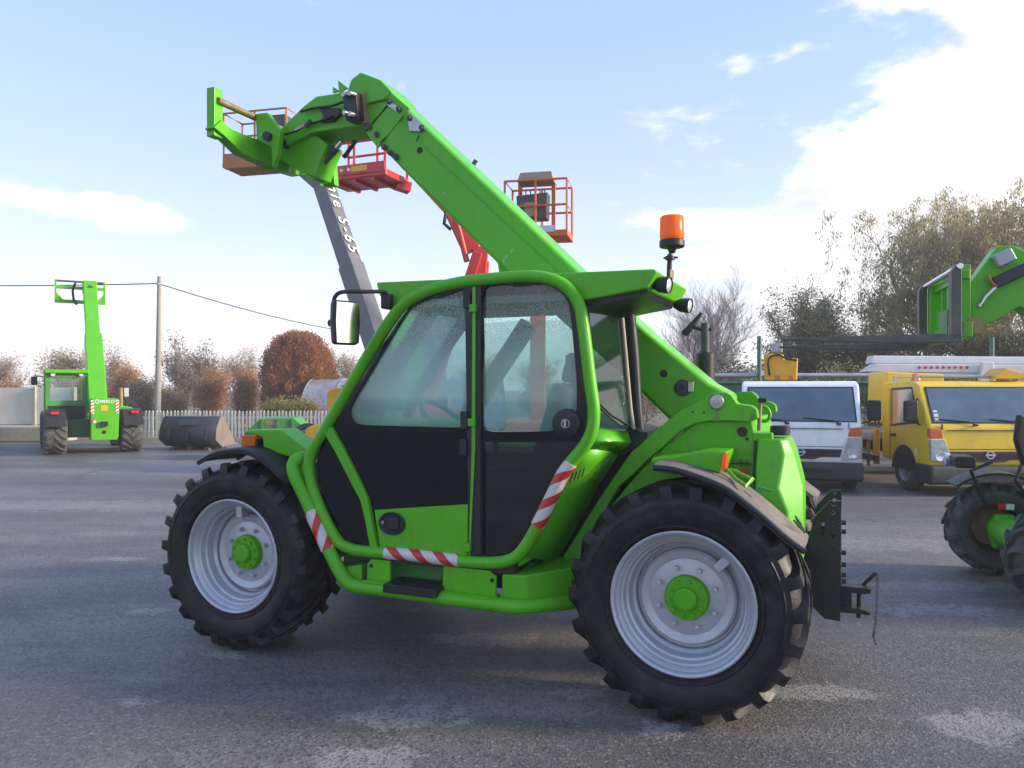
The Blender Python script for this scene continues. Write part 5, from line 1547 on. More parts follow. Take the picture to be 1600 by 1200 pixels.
# ================================================================== trucks
mat('truck_glass', (0.085, 0.125, 0.175), 0.10, var=0.35, scale=1.2, spec=0.8, rvar=0.06, coat=0.6)
def cab_truck(label, loc, rz, paint, sides=(-1, 1)):
    t = thing('light_truck', label, 'truck', loc, rz, 'light trucks parked side by side')
    HW = 0.89
    prof = [(0.02, 0.44), (0.0, 0.52), (0.0, 0.70), (0.03, 1.04), (0.07, 1.09), (0.36, 1.645), (0.44, 1.70), (0.62, 1.73), (1.48, 1.73), (1.55, 1.66), (1.55, 0.45)]
    prism('cab', prof, -HW, HW, paint, t, axis='x', bevel=0.045, seg=3)
    # windscreen
    def slope(z, off):
        y = 0.07 + (z - 1.09) / (1.645 - 1.09) * 0.29
        return y - 0.89 * off, z + 0.46 * off
    ws = []
    for x, z in ((-0.80, 1.10), (0.80, 1.10), (0.775, 1.615), (-0.775, 1.615)):
        y, zz = slope(z, 0.012)
        ws.append((x, y, zz))
    wso = []
    for x, z in ((-0.825, 1.085), (0.825, 1.085), (0.80, 1.635), (-0.80, 1.635)):
        y, zz = slope(z, 0.008)
        wso.append((x, y, zz))
    o = mk('windscreen_seal', wso, [(0, 1, 2, 3)], 'black_plastic', t)
    o = mk('windscreen', ws, [(0, 1, 2, 3)], 'truck_glass', t)
    for x0 in (-0.30, 0.46):
        y0, z0 = slope(1.10, 0.03)
        y1, z1 = slope(1.14, 0.02)
        tube('wiper', [(x0 + 0.10, y0 - 0.02, z0 - 0.04), (x0, y0, z0), (x0 - 0.42, y1, z1)], 0.010, 'black_plastic', t, 6)
        box('wiper_pivot', (x0 + 0.10, y0 - 0.03, z0 - 0.05), (0.07, 0.05, 0.03), 'black_plastic', t, 0.01)
    for k, (zz, hh) in enumerate(((1.42, 0.035), (1.36, 0.05), (1.30, 0.035))):
        y, z = slope(zz - 0.16, 0.016)
        box('permit_sticker', (-0.74, y, z), (0.06, 0.004, hh), 'plate_white', t, rot=(-27, 0, 0))
    # face
    for hz_ in (0.985, 0.705):
        box('hood_seam', (0, 0.012 if hz_ < 0.8 else 0.022, hz_), (1.24, 0.03, 0.010), 'bumper_grey', t)
    for s in (-1, 1):
        box('pillar_seam', (s * 0.70, 0.020, 1.035), (0.010, 0.03, 0.09), 'bumper_grey', t)
    gr = [(-0.60, 0.67), (0.60, 0.67), (0.57, 0.55), (0.30, 0.545), (0.20, 0.51), (-0.20, 0.51), (-0.30, 0.545), (-0.57, 0.55)]
    prism('grille', gr, -0.012, 0.03, 'bumper_grey', t)
    for z in (0.58, 0.625):
        box('grille_bar', (0, -0.016, z), (1.10, 0.012, 0.018), 'black_plastic', t)
    lathe('emblem', [(0.062, 0), (0.062, -0.012), (0.044, -0.012), (0.044, 0)], (0, -0.014, 0.62), 'rim_silver', t, seg=24)
    box('emblem_bar', (0, -0.024, 0.62), (0.15, 0.010, 0.026), 'rim_silver', t)
    prism('bumper', [(-0.075, 0.20), (-0.085, 0.40), (-0.06, 0.455), (0.10, 0.47), (0.45, 0.47), (0.45, 0.22), (0.05, 0.17)], -0.905, 0.905, 'bumper_grey', t, axis='x', bevel=0.03, seg=3)
    box('bumper_slot', (0, -0.084, 0.34), (0.9, 0.012, 0.06), 'black_plastic', t)
    for s in (-1, 1):
        hl_ = [(s * 0.60, 0.50), (s * 0.885, 0.53), (s * 0.89, 0.86), (s * 0.68, 0.86), (s * 0.60, 0.64)]
        prism('headlight', hl_, -0.02, 0.10, 'headlamp', t, bevel=0.012)
        hi_ = [(s * 0.685, 0.87), (s * 0.89, 0.87), (s * 0.892, 1.02), (s * 0.715, 1.0)]
        prism('indicator_lamp', hi_, 0.0, 0.10, 'lamp_orange', t, bevel=0.012)
        lathe('headlight_bowl', [(0.075, 0.0), (0.07, -0.008), (0.04, -0.002), (0, 0.0)], (s * 0.75, -0.021, 0.60), 'clear_lens', t, seg=16)
        prism('side_window', [(0.36, 1.12), (1.15, 1.03), (1.15, 1.58), (0.54, 1.60)], s * 0.888, s * 0.896, 'truck_glass', t, axis='x')
        prism('side_window_frame', [(0.31, 1.08), (1.20, 0.99), (1.20, 1.62), (0.52, 1.64)], s * 0.885, s * 0.892, 'black_plastic', t, axis='x')
        box('door_handle', (s * 0.90, 1.12, 0.86), (0.02, 0.14, 0.05), 'black_plastic', t, 0.008)
        box('door_seam', (s * 0.891, 1.24, 1.05), (0.006, 0.012, 1.1), 'black_print', t)
        box('side_marker', (s * 0.893, 0.42, 0.62), (0.012, 0.05, 0.12), 'plate_white', t, 0.005)
        ar = [(0.78 + 0.39 * math.cos(R(a)), 0.33 + 0.39 * math.sin(R(a))) for a in range(0, 181, 15)]
        prism('wheel_arch', ar, s * 0.60, s * 0.897, 'black_plastic', t, axis='x')
        m_ = group_part('wing_mirror', t)
        tube('mirror_arm', [(s * 0.88, 0.30, 1.05), (s * 1.02, 0.20, 1.10), (s * 1.06, 0.20, 1.30), (s * 0.90, 0.36, 1.45)], 0.013, 'black_plastic', m_, 6)
        box('mirror_housing', (s * 1.08, 0.20, 1.27), (0.20, 0.10, 0.32), 'black_plastic', m_, 0.03)
        road_wheel(t, (s * 0.885, 0.78, 0.34), 0.34, 0.20, R(90) if s > 0 else R(-90))
        road_wheel(t, (s * 0.885, 3.3, 0.34), 0.34, 0.20, R(90) if s > 0 else R(-90))
        box('chassis_rail', (s * 0.35, 2.6, 0.55), (0.08, 3.6, 0.16), 'black_steel', t)
    return t
wt_ = cab_truck('white cab truck parked behind the green tail, yellow basket above its roof', ([(4.494,12.358)][0][0] + 0.03, [(4.494,12.358)][0][1], GZ), R(-17), 'white_truck')
box('deck', (0, 3.0, 0.72), (1.75, 2.7, 0.12), 'wood_bed', wt_)
wb = group_part('lift_basket', wt_, (-0.22, 2.6, 1.75))
prism('bucket_shell', [(-0.28, 0.0), (0.28, 0.0), (0.30, 0.42), (0.06, 0.40), (0.04, 0.50), (-0.30, 0.50)], -0.35, 0.35, 'yellow_deep', wb, bevel=0.03)
box('head_bracket', (-0.06, -0.15, 0.62), (0.18, 0.22, 0.18), 'galvanised', wb, 0.02)
tube('bucket_hose', [(-0.2, -0.38, 0.1), (-0.22, -0.40, 0.4), (-0.05, -0.40, 0.48), (0.1, -0.40, 0.4), (0.28, -0.40, 0.38)], 0.02, 'black_plastic', wb, 6, smooth=3)
for x in (-0.12, 0.12):
    box('bucket_latch', (x + 0.06, -0.36, 0.06), (0.08, 0.02, 0.08), 'rust_plate', wb, 0.01)
beam('lift_column', (-0.22, 2.7, 0.75), (-0.22, 2.7, 1.78), 0.3, 0.3, 'yellow_deep', wt_, 0.02, up=(0, 1, 0))
yt = cab_truck('yellow cab truck with flat bed and orange roof beacon at the right', (7.12, 11.75, GZ), R(0), 'yellow_truck')
lathe('roof_beacon', [(0, 0), (0.07, 0), (0.07, 0.03), (0.055, 0.05), (0.05, 0.11), (0, 0.125)], (-0.72, 0.75, 1.73), 'orange_lens', yt, axis='z', seg=20)
prism('roof_warning_wedge', [(0.35, 1.76), (0.85, 1.76), (0.85, 1.84), (0.55, 1.93)], 0.5, 0.9, 'yellow_sticker', yt, bevel=0.01)
tube('roof_rack_bar', [(-0.80, 0.62, 1.80), (0.85, 0.62, 1.80)], 0.018, 'galvanised', yt, 8)
tube('roof_rack_bar', [(-0.80, 1.30, 1.80), (0.85, 1.30, 1.80)], 0.018, 'galvanised', yt, 8)
for x in (-0.78, 0.82):
    for y in (0.62, 1.30):
        box('rack_foot', (x, y, 1.76), (0.05, 0.05, 0.08), 'galvanised', yt)
box('windscreen_label', (0.10, 0.345, 1.60), (0.12, 0.006, 0.05), 'plate_white', yt, rot=(-27, 0, 0))
for k in range(9):
    box('bed_plank', (-0.80 + 0.2 * k, 3.35, 0.78), (0.185, 3.1, 0.05), 'wood_bed', yt)
box('bed_rail', (-0.92, 3.35, 0.78), (0.05, 3.1, 0.12), 'galvanised', yt)
box('side_guard', (-0.90, 2.6, 0.42), (0.04, 1.9, 0.10), 'wood_bed', yt)
box('bed_post', (-0.88, 1.75, 0.62), (0.08, 0.10, 0.6), 'yellow_deep', yt, 0.01)
box('bed_post', (-0.88, 2.05, 0.50), (0.05, 0.06, 0.5), 'yellow_deep', yt, 0.01)
prism('lift_bucket', [(-0.70, 1.0), (0.30, 1.0), (0.34, 1.86), (-0.66, 1.90)], 1.85, 2.55, 'yellow_truck', yt, bevel=0.03)
tube('bucket_hose', [(-0.90, 1.70, 1.3), (-0.95, 1.66, 1.1), (-0.88, 1.68, 0.95), (-0.86, 1.7, 1.2)], 0.015, 'black_plastic', yt, 6, smooth=4)
# ---- folded white boom on its carrier behind the yellow truck
fb = thing('folded_boom_carrier', 'long white folded lift boom lying level behind the yellow truck', 'boom lift', (9.6, 15.6, GZ), 0)
prism('upper_beam', [(-2.5, 2.10), (2.6, 2.06), (2.6, 2.22), (-2.45, 2.26)], 0.0, 0.28, 'white_steel', fb, bevel=0.02)
prism('lower_beam', [(-2.78, 1.93), (-2.4, 1.92), (2.6, 1.88), (2.6, 2.05), (-2.55, 2.09)], -0.35, -0.08, 'white_steel', fb, bevel=0.02)
for k in range(9):
    box('red_marking', (-1.72 + 0.115 * k, -0.354, 2.015), (0.05, 0.006, 0.055), 'red_sticker', fb, rot=(0, 35, 0))
prism('boom_knuckle', [(-0.62, 1.72), (-0.30, 1.72), (-0.34, 2.12), (-0.56, 2.12)], -0.45, -0.36, 'white_steel', fb, bevel=0.02)
beam('carrier_column', (1.6, 0, 0.6), (1.6, 0, 1.95), 0.4, 0.4, 'white_steel', fb, 0.02, up=(0, 1, 0))
box('carrier_frame', (1.4, 0.0, 0.62), (3.0, 0.9, 0.2), 'galvanised', fb, 0.02)
for x in (0.4, 2.4):
    for s in (-1, 1):
        road_wheel(fb, (x, s * 0.55, 0.34), 0.34, 0.2, 0 if s < 0 else math.pi)

# ================================================================== compact telehandler with forks, right edge
RT = thing('telehandler', 'green compact telehandler with raised pallet forks, cut by the right edge', 'telehandler', (4.06, 6.35, GZ), math.atan2(0.297, -0.955))
for (x, y) in ((-0.14, 0.62), (0, -0.62), (-2.1, 0.62), (-2.1, -0.62)):
    plain_wheel(RT, (x, y + (0.19 if y > 0 else -0.17), 0.39), 0.39, 0.30, rz=math.pi if y > 0 else 0.0, rim='rust_plate', tread='rubber_dusty', lugs=15, lug_h=0.035, hubm='green_paint')
box('chassis_frame', (-1.35, 0, 0.55), (2.0, 0.7, 0.36), 'green_paint', RT, 0.03)
tube('axle', [(0, 0.55, 0.40), (0, 0.2, 0.42), (0, -0.2, 0.42), (0, -0.55, 0.40)], [0.09, 0.12, 0.12, 0.09], 'green_paint', RT, 10)
box('axle', (-2.1, 0, 0.40), (0.2, 1.1, 0.18), 'green_dark', RT, 0.03)
prism('front_frame', [(-0.139,0.538),(-0.194,0.646),(-0.474,0.763),(-0.65,0.316),(-0.157,0.276),(-0.112,0.399)], -0.30, 0.16, 'green_paint', RT, bevel=0.02)
for s in (-1, 1):
    prism('steering_knuckle', [(0.06, 0.24), (0.10, 0.40), (0.04, 0.54), (-0.10, 0.54), (-0.12, 0.28)], s * 0.36, s * 0.48, 'green_paint', RT, bevel=0.02)
    if s > 0:
        continue
    pf = [(0.50 * math.cos(R(a)), 0.42 + 0.47 * math.sin(R(a))) for a in range(48, 150, 10)]
    prism('front_mudguard', pf + [(a * 0.96, b - 0.02) for a, b in reversed(pf)], s * 0.44, s * 0.80, 'black_plastic', RT)
    box('sticker_red', (0.02, s * 0.305, 0.62), (0.06, 0.004, 0.05), 'red_sticker', RT)
    box('sticker_white', (-0.04, s * 0.305, 0.62), (0.06, 0.004, 0.05), 'white_print', RT)
    tube('mudguard_stay', [(0.10, s * 0.42, 0.60), (0.22, s * 0.44, 0.90), (0.05, s * 0.50, 0.98)], 0.018, 'black_plastic', RT, 8)
    box('lamp_bar', (0.28, s * 0.52, 0.98), (0.16, 0.34, 0.10), 'black_plastic', RT, 0.02)
    lathe('front_lamp', [(0, -0.02), (0.06, -0.02), (0.065, 0.02), (0, 0.03)], (0.37, s * 0.62, 0.98), 'clear_lens', RT, axis='x', seg=14)
# cab and body (mostly out of the picture)
prism('cab_body', [(-1.75, 0.55), (-0.35, 0.55), (-0.30, 1.15), (-1.75, 1.15)], 0.02, 0.72, 'green_paint', RT, bevel=0.03)
for (x, y) in ((-0.32, 0.70), (-0.32, 0.06), (-1.70, 0.70), (-1.70, 0.06)):
    tube('cab_post', [(x, y, 1.1), (x - 0.15 if x > -1 else x, y, 1.98)], 0.03, 'green_paint', RT, 8)
box('cab_roof', (-1.08, 0.38, 2.0), (1.35, 0.72, 0.07), 'green_paint', RT, 0.03)
prism('engine_hood', [(-2.5, 0.6), (-0.5, 0.6), (-0.5, 1.0), (-2.5, 1.1)], -0.75, -0.30, 'green_paint', RT, bevel=0.05)
mm = group_part('cab_mirror', RT, (-0.17, -0.40, 1.18), (0, 0, R(20)))
prism('mirror_housing', [(-0.11, -0.16), (0.02, -0.22), (0.09, 0.0), (0.06, 0.22), (-0.10, 0.18)], -0.03, 0.03, 'black_plastic', mm, bevel=0.02)
tube('mirror_arm', [(0.02, 0, -0.2), (0.08, 0, -0.34), (0.0, 0, -0.45)], 0.014, 'black_plastic', mm, 6)
# boom head, carriage, forks
hd_ = [(0.364,2.451),(0.169,2.746),(0.062,2.75),(-0.289,2.556),(-0.289,2.056),(0.017,2.265),(0.129,2.182),(0.342,2.069)]
prism('boom_head', hd_, -0.10, 0.14, 'green_paint', RT, bevel=0.012)
beam('boom', (-0.30, 0.02, 2.58), (-2.45, 0.02, 2.10), 0.30, 0.36, 'green_paint', RT, 0.02, up=(0, 0, 1))
prism('tilt_cylinder', [(0.22,2.489),(-0.01,2.6),(-0.01,2.5),(0.184,2.406)], 0.14, 0.20, 'bucket_black', RT, bevel=0.012)
vb_ = [(0.134,2.646)][0]
box('valve_block', (vb_[0], 0.17, vb_[1]), (0.14, 0.10, 0.11), 'galvanised', RT, 0.015, rot=(0, 25, 0))
tube('hose', [(a, 0.19, b) for a, b in [(0.245,2.517),(0.219,2.455),(0.183,2.423)]], 0.010, 'lamp_orange', RT, 6, smooth=3)
tube('tilt_rod', [(a, 0.17, b) for a, b in [(0.187,2.416),(0.258,2.342),(0.303,2.267)]], 0.018, 'rod_chrome', RT, 8)
box('carriage_bar', (0.45, -0.14, 2.50), (0.06, 1.10, 0.07), 'green_paint', RT, 0.008)
box('carriage_bar', (0.45, -0.14, 2.07), (0.07, 1.20, 0.12), 'green_paint', RT, 0.008)
for y in (-0.36, -0.14, 0.10):
    box('carriage_rib', (0.44, y, 2.29), (0.05, 0.05, 0.40), 'green_paint', RT, 0.006)
box('carriage_plate', (0.485, -0.20, 2.16), (0.012, 0.34, 0.22), 'green_old', RT)
for y in (0.34, -0.62):
    prism('carriage_cheek', [(0.508,2.583),(0.41,2.578),(0.41,2.124),(0.423,2.069),(0.517,2.076)], y - 0.04, y + 0.04, 'green_paint', RT, bevel=0.006)
box('carriage_pocket', (0.38, 0.345, 2.10), (0.10, 0.10, 0.12), 'rust_plate', RT)
tube('fork_shaft', [(0.53, -0.86, 2.54), (0.53, 0.60, 2.54)], 0.022, 'rod_chrome', RT, 10)
for y in (0.50, -0.76):
    fk = group_part('fork', RT, (0.09, y, 0))
    prism('fork_shank', [(0.42, 1.99), (0.49, 1.99), (0.49, 2.51), (0.45, 2.57), (0.42, 2.57)], -0.055, 0.055, 'fork_steel', fk, bevel=0.006)
    prism('fork_blade', [(0.42, 1.975), (0.50, 1.965), (0.9, 1.970), (1.70, 2.005), (1.70, 2.020), (1.0, 2.030), (0.42, 2.035)], -0.055, 0.055, 'fork_steel', fk, bevel=0.004)

# ================================================================== fences, wall, pole, tunnel
pf = thing('picket_fence', 'white concrete picket fence along the far edge of the yard', 'fence', (-7.2, 23.4, 0), 0)
pk = prism('picket', [(-0.026, 0.16), (0.026, 0.16), (0.026, 0.90), (0.0, 0.945), (-0.026, 0.90)], -0.02, 0.02, 'concrete_pale', pf)
rf = random.Random(3)
for k in range(84):
    o = pk if k == 0 else pk.copy()
    if k:
        link(o, pf)
    o.location = (-4.1 + 0.107 * k + rf.uniform(-0.006, 0.006), rf.uniform(-0.006, 0.006), rf.uniform(-0.012, 0.012))
    o.rotation_euler = (0, rf.uniform(-0.012, 0.012), 0)
box('rail', (0.3, 0.045, 0.74), (9.2, 0.05, 0.07), 'concrete_pale', pf)
box('rail', (0.3, 0.045, 0.30), (9.2, 0.05, 0.07), 'concrete_pale', pf)
box('base_kerb', (0.3, 0.05, 0.07), (9.3, 0.20, 0.16), 'concrete', pf, 0.01)
wl_ = thing('boundary_wall', 'beige panel wall on a concrete footing at the left edge', 'wall', (-16.6, 24.4, 0), 0)
for k in range(5):
    box('wall_panel', (-2.4 + 1.21 * k, 0.06, 1.06), (1.18, 0.10, 1.14), 'concrete_pale', wl_, 0.01)
for k in range(6):
    box('wall_post', (-3.0 + 1.21 * k, 0.0, 0.85), (0.10, 0.16, 1.60), 'concrete', wl_, 0.01)
box('wall_footing', (0.0, -0.42, 0.24), (6.3, 0.9, 0.46), 'concrete', wl_, 0.03)
po = thing('utility_pole', 'tall tapered concrete utility pole carrying the overhead wire', 'pole', ([(-13.49,30,1.625)][0][0], 30.0, 0), 0)
ptz = [(-13.417,30,5.862)][0]
tube('shaft', [(0, 0, 0), (0.04, 0, 3.0), (ptz[0] - po.location.x, 0, ptz[2])], [0.125, 0.10, 0.072], 'pole_concrete', po, 14)
box('insulator_bracket', (ptz[0] - po.location.x, -0.08, ptz[2] - 0.3), (0.08, 0.16, 0.1), 'galvanised', po)
po2 = thing('utility_pole', 'second utility pole far behind the cab, holding the other end of the wire', 'pole', (-5.1, 60.0, 0), 0)
tube('shaft', [(0, 0, 0), (0, 0, 5.9)], [0.17, 0.10], 'pole_concrete', po2, 12)
wa = Vector((ptz[0], 29.9, ptz[2] - 0.28))
def catenary(a, b, sag, n=24):
    return [a.lerp(b, k / n) - Vector((0, 0, 4 * sag * (k / n) * (1 - k / n))) for k in range(n + 1)]
we = catenary(Vector((-36.0, 29.9, 6.0)), wa, 0.25)[:-1] + catenary(wa, Vector((-5.1, 60.0, 5.55)), 0.75)
o = tube('overhead_wire', we, 0.022, 'cable', None, 5)
tag(o, 'thin dark overhead wire running from the pole across the left sky', 'wire')
pt = thing('polytunnel', 'white film polytunnel greenhouse behind the picket fence', 'greenhouse', (-7.7, 28.5, 0), R(-4))
arcp = [(1.75 * math.cos(R(a)), 0.25 + 1.72 * math.sin(R(a))) for a in range(0, 181, 10)]
sheet('film_cover', [[(x, 1.75 + y, z) for y, z in arcp] for x in (0, 1.2, 2.4, 3.6, 4.8, 6.0, 7.2)], 'polytunnel_film', pt)
mk('film_end', [(0.0, 1.75 + y, z) for y, z in arcp] + [(0.0, 3.5, 0.0), (0.0, 0.0, 0.0)], [tuple(range(len(arcp) + 2))], 'polytunnel_film', pt)
for x in (0, 1.2, 2.4, 3.6, 4.8, 6.0, 7.2):
    tube('hoop', [(x, 1.75 + y * 1.005, z * 1.005) for y, z in arcp], 0.022, 'galvanised', pt, 6)
# green steel fence behind the trucks
gf = thing('steel_fence', 'green steel fence with tall posts and grey pipe rails behind the trucks', 'fence', (9.0, 17.6, 0), 0)
for x, h in ((-3.48, 2.78), (-0.9, 1.75), (1.71, 2.75), (4.4, 1.75)):
    tube('post', [(x, 0, 0), (x, 0, h)], 0.05, 'fence_green', gf, 8)
for z, r, m in ((1.90, 0.055, 'galvanised'), (1.74, 0.035, 'fence_green'), (1.10, 0.03, 'fence_green'), (0.55, 0.03, 'fence_green')):
    tube('rail', [(-5.6, 0.06, z), (6.4, 0.06, z)], r, m, gf, 8)
box('top_beam', (0.4, 0.14, 1.62), (11.6, 0.05, 0.22), 'fence_green', gf)
for k in range(58):
    x = -5.5 + 0.2 * k
    if k == 0:
        br0 = tube('bar', [(0, 0, 0.1), (0, 0, 1.6)], 0.010, 'fence_green', gf, 5)
        o = br0
    else:
        o = link(br0.copy(), gf)
    o.location = (x, 0.06, 0)

# ================================================================== trees and shrubs
def fast_mesh(name, V, Fq, m, parent):
    me = bpy.data.meshes.new(name)
    nv, nf = len(V), len(Fq)
    me.vertices.add(nv)
    me.vertices.foreach_set('co', np.asarray(V, dtype=np.float32).ravel())
    me.loops.add(nf * 4)
    me.loops.foreach_set('vertex_index', np.asarray(Fq, dtype=np.int32).ravel())
    me.polygons.add(nf)
    me.polygons.foreach_set('loop_start', np.arange(0, nf * 4, 4, dtype=np.int32))
    me.update(calc_edges=True)
    me.validate()
    me.materials.append(M[m])
    return link(bpy.data.objects.new(name, me), parent)
def leaves(name, C, D, ln, wd, m, parent, rng):
    """one small rhombic leaf per centre C, pointing along D"""
    n = len(C)
    D = D / (np.linalg.norm(D, axis=1, keepdims=True) + 1e-9)
    A = rng.normal(size=(n, 3))
    S = np.cross(D, A)
    S /= (np.linalg.norm(S, axis=1, keepdims=True) + 1e-9)
    l = ln * rng.uniform(0.6, 1.3, (n, 1))
    w = wd * rng.uniform(0.6, 1.3, (n, 1))
    V = np.stack([C - D * l * 0.5, C + S * w * 0.5, C + D * l * 0.5, C - S * w * 0.5], axis=1).reshape(-1, 3)
    F = np.arange(n * 4).reshape(n, 4)
    return fast_mesh(name, V, F, m, parent)
def branches(name, polys, m, parent):
    """polys: list of (points, r0, r1); thin ones get three sides"""
    Vs, Fs = [], []
    base = 0
    for pts, r0, r1 in polys:
        P = np.array(pts)
        n = len(P)
        sg = 7 if r0 > 0.05 else (4 if r0 > 0.015 else 3)
        T = np.gradient(P, axis=0)
        T /= (np.linalg.norm(T, axis=1, keepdims=True) + 1e-9)
        ref = np.array([1.0, 0.2, 0.1]) if abs(T[0, 0]) < 0.8 else np.array([0.1, 1.0, 0.2])
        N = np.cross(T, ref)
        N /= (np.linalg.norm(N, axis=1, keepdims=True) + 1e-9)
        B = np.cross(T, N)
        rr = np.linspace(r0, r1, n)[:, None, None]
        a = np.arange(sg) * 2 * np.pi / sg
        ring = P[:, None, :] + rr * (np.cos(a)[None, :, None] * N[:, None, :] + np.sin(a)[None, :, None] * B[:, None, :])
        Vs.append(ring.reshape(-1, 3))
        i = np.arange(n - 1)[:, None] * sg
        k = np.arange(sg)[None, :]
        l = (k + 1) % sg
        Fs.append((np.stack([i + k, i + l, i + sg + l, i + sg + k], axis=-1).reshape(-1, 4)) + base)
        base += n * sg
    return fast_mesh(name, np.concatenate(Vs), np.concatenate(Fs), m, parent)
def grow(rng, h, trunk_r, spread, levels, kids, up=0.35, wiggle=0.18, first=0.35, lenf=0.62, stems=1):
    polys, tips = [], []
    def rec(p, d, L, r, lev):
        n = 5 if lev == 0 else 4
        pts = [p]
        dd = d
        for i in range(n):
            dd = dd + rng.normal(size=3) * wiggle * (0.6 if lev == 0 else 1.0) + np.array([0, 0, up * 0.12])
            dd = dd / np.linalg.norm(dd)
            pts.append(pts[-1] + dd * L / n)
        r1 = r * (0.55 if lev < levels else 0.3)
        polys.append((pts, r, r1))
        if lev >= levels:
            tips.append((pts[-1], dd, pts))
            return
        k = kids[min(lev, len(kids) - 1)]
        for j in range(k):
            f = first + (1 - first) * (j + rng.uniform(0.2, 0.9)) / k
            fi = f * n
            i0 = min(int(fi), n - 1)
            q = pts[i0] + (pts[i0 + 1] - pts[i0]) * (fi - i0)
            a = rng.uniform(0, 2 * np.pi)
            side = np.array([np.cos(a), np.sin(a), 0.0])
            nd = dd * rng.uniform(0.5, 1.0) + side * spread * rng.uniform(0.6, 1.2) + np.array([0, 0, up])
            nd /= np.linalg.norm(nd)
            rec(q, nd, L * lenf * rng.uniform(0.75, 1.2), max(0.004, r * (1 - 0.45 * f) * 0.55), lev + 1)
    for s in range(stems):
        a = rng.uniform(0, 6.28)
        off = np.array([np.cos(a), np.sin(a), 0]) * (0.0 if stems == 1 else rng.uniform(0.05, 0.5))
        d0 = np.array([off[0] * 0.5, off[1] * 0.5, 1.0])
        rec(off, d0 / np.linalg.norm(d0), h * rng.uniform(0.85, 1.05), trunk_r * (1 if stems == 1 else 0.6), 0)
    return polys, tips
def tree(name, label, loc, h, seed, spread=0.8, trunk_r=0.16, levels=3, kids=(6, 5, 4), leaf=None, per_tip=20, ls=(0.12, 0.05), jitter=0.25, hang=0.0, up=0.35,
         bark='bark', cat='tree', group=None, lenf=0.62, scale=(1, 1, 1), first=0.3, stems=1):
    rng = np.random.default_rng(seed)
    polys, tips = grow(rng, h * 0.62, trunk_r, spread, levels, kids, up=up, lenf=lenf, first=first, stems=stems)
    t = thing(name, label, cat, (loc[0], loc[1], 0), rng.uniform(0, 6.28), group)
    zmax = max(p[0][-1][2] for p in polys)
    k = h / zmax
    polys = [([q * np.array([scale[0] * k, scale[1] * k, scale[2] * k]) for q in pts], a, b) for pts, a, b in polys]
    tips = [(p * k * np.array(scale), d, [q * k * np.array(scale) for q in pts]) for p, d, pts in tips]
    if hang:
        hp = []
        for p, d, pts in tips:
            L = hang * rng.uniform(0.4, 1.2)
            out = np.array([d[0], d[1], 0]) * 0.35
            q = [p, p + out * 0.5 + np.array([0, 0, -0.02]), p + out + np.array([0, 0, -0.35 * L]), p + out * 1.2 + np.array([0, 0, -L])]
            hp.append((q, 0.006, 0.003))
        polys = polys + hp
        tips = [(q[-1], np.array([0, 0, -1.0]), q) for q, _, _ in hp]
    branches('trunk', polys, bark, t)
    if leaf:
        C, D = [], []
        for p, d, pts in tips:
            P = np.array(pts)
            u = rng.uniform(0, len(P) - 1.001, per_tip)
            i = u.astype(int)
            c = P[i] + (P[i + 1] - P[i]) * (u - i)[:, None]
            C.append(c + rng.normal(size=(per_tip, 3)) * jitter * np.array([1, 1, 0.7]))
            dd = rng.normal(size=(per_tip, 3))
            if hang:
                dd = dd * 0.45 + np.array([0, 0, -1.0])
            D.append(dd)
        leaves('crown', np.concatenate(C), np.concatenate(D), ls[0], ls[1], leaf, t, rng)
    return t
def at(px, D):
    return ((px - 800) / 1232 * D, D)
BL = 'trees and shrubs beyond the picket fence'
BR = 'trees and shrubs behind the trucks'
# right: drooping willows, shrubs, bare tree
tree('willow_tree', 'tall drooping willow with thin yellow green leaves, right behind the forks', at(1455, 25), 7.4, 11, spread=0.95, trunk_r=0.22, levels=3, kids=(11, 7, 5), leaf='leaf_willow', per_tip=85, ls=(0.13, 0.032),
     jitter=0.11, hang=1.3, bark='bark_grey', group=BR, scale=(0.9, 0.9, 1))
tree('willow_tree', 'tallest willow at the right edge, leaves glowing against the cloud', at(1570, 26), 8.4, 12, spread=0.95, trunk_r=0.24, levels=3, kids=(12, 8, 5), leaf='leaf_willow', per_tip=90, ls=(0.13, 0.034), jitter=0.11, hang=1.35,
     bark='bark_grey', group=BR, scale=(1.05, 1.05, 1))
tree('dense_tree', 'rounded dense dark olive tree behind the yellow aerial basket', at(1245, 25), 4.9, 13, spread=1.0, trunk_r=0.15, levels=3, kids=(10, 8, 6), leaf='leaf_olive', per_tip=75, ls=(0.085, 0.034), jitter=0.13, group=BR, up=0.5, scale=(1.05, 1.05, 1), first=0.12)
tree('dense_tree', 'dark leafy tree between the trucks under the raised forks', at(1385, 24), 4.2, 14, spread=1.0, trunk_r=0.15, levels=3, kids=(10, 8, 6), leaf='leaf_dark', per_tip=75, ls=(0.09, 0.038), jitter=0.14, group=BR, up=0.4, first=0.1)
tree('dense_tree', 'dark leafy tree under the green boom head at the right edge', at(1545, 23), 4.3, 15, spread=1.0, trunk_r=0.15, levels=3, kids=(10, 8, 6), leaf='leaf_dark', per_tip=75, ls=(0.09, 0.038), jitter=0.14, group=BR, up=0.4, first=0.1)
tree('bare_tree', 'bare purplish tree with fine twigs beside the exhaust pipe', at(1092, 29), 6.4, 16, spread=0.85, trunk_r=0.08, levels=4, kids=(12, 9, 7, 5), bark='twig_purple', group=BR, up=0.5, lenf=0.60, first=0.2, stems=2)
tree('leafy_shrub', 'grey green shrub low beside the bare tree and exhaust', at(1150, 24), 2.9, 17, spread=0.9, trunk_r=0.07, levels=3, kids=(7, 5, 5), leaf='leaf_olive', per_tip=34, ls=(0.11, 0.045), jitter=0.2, group=BR, cat='shrub', first=0.08)
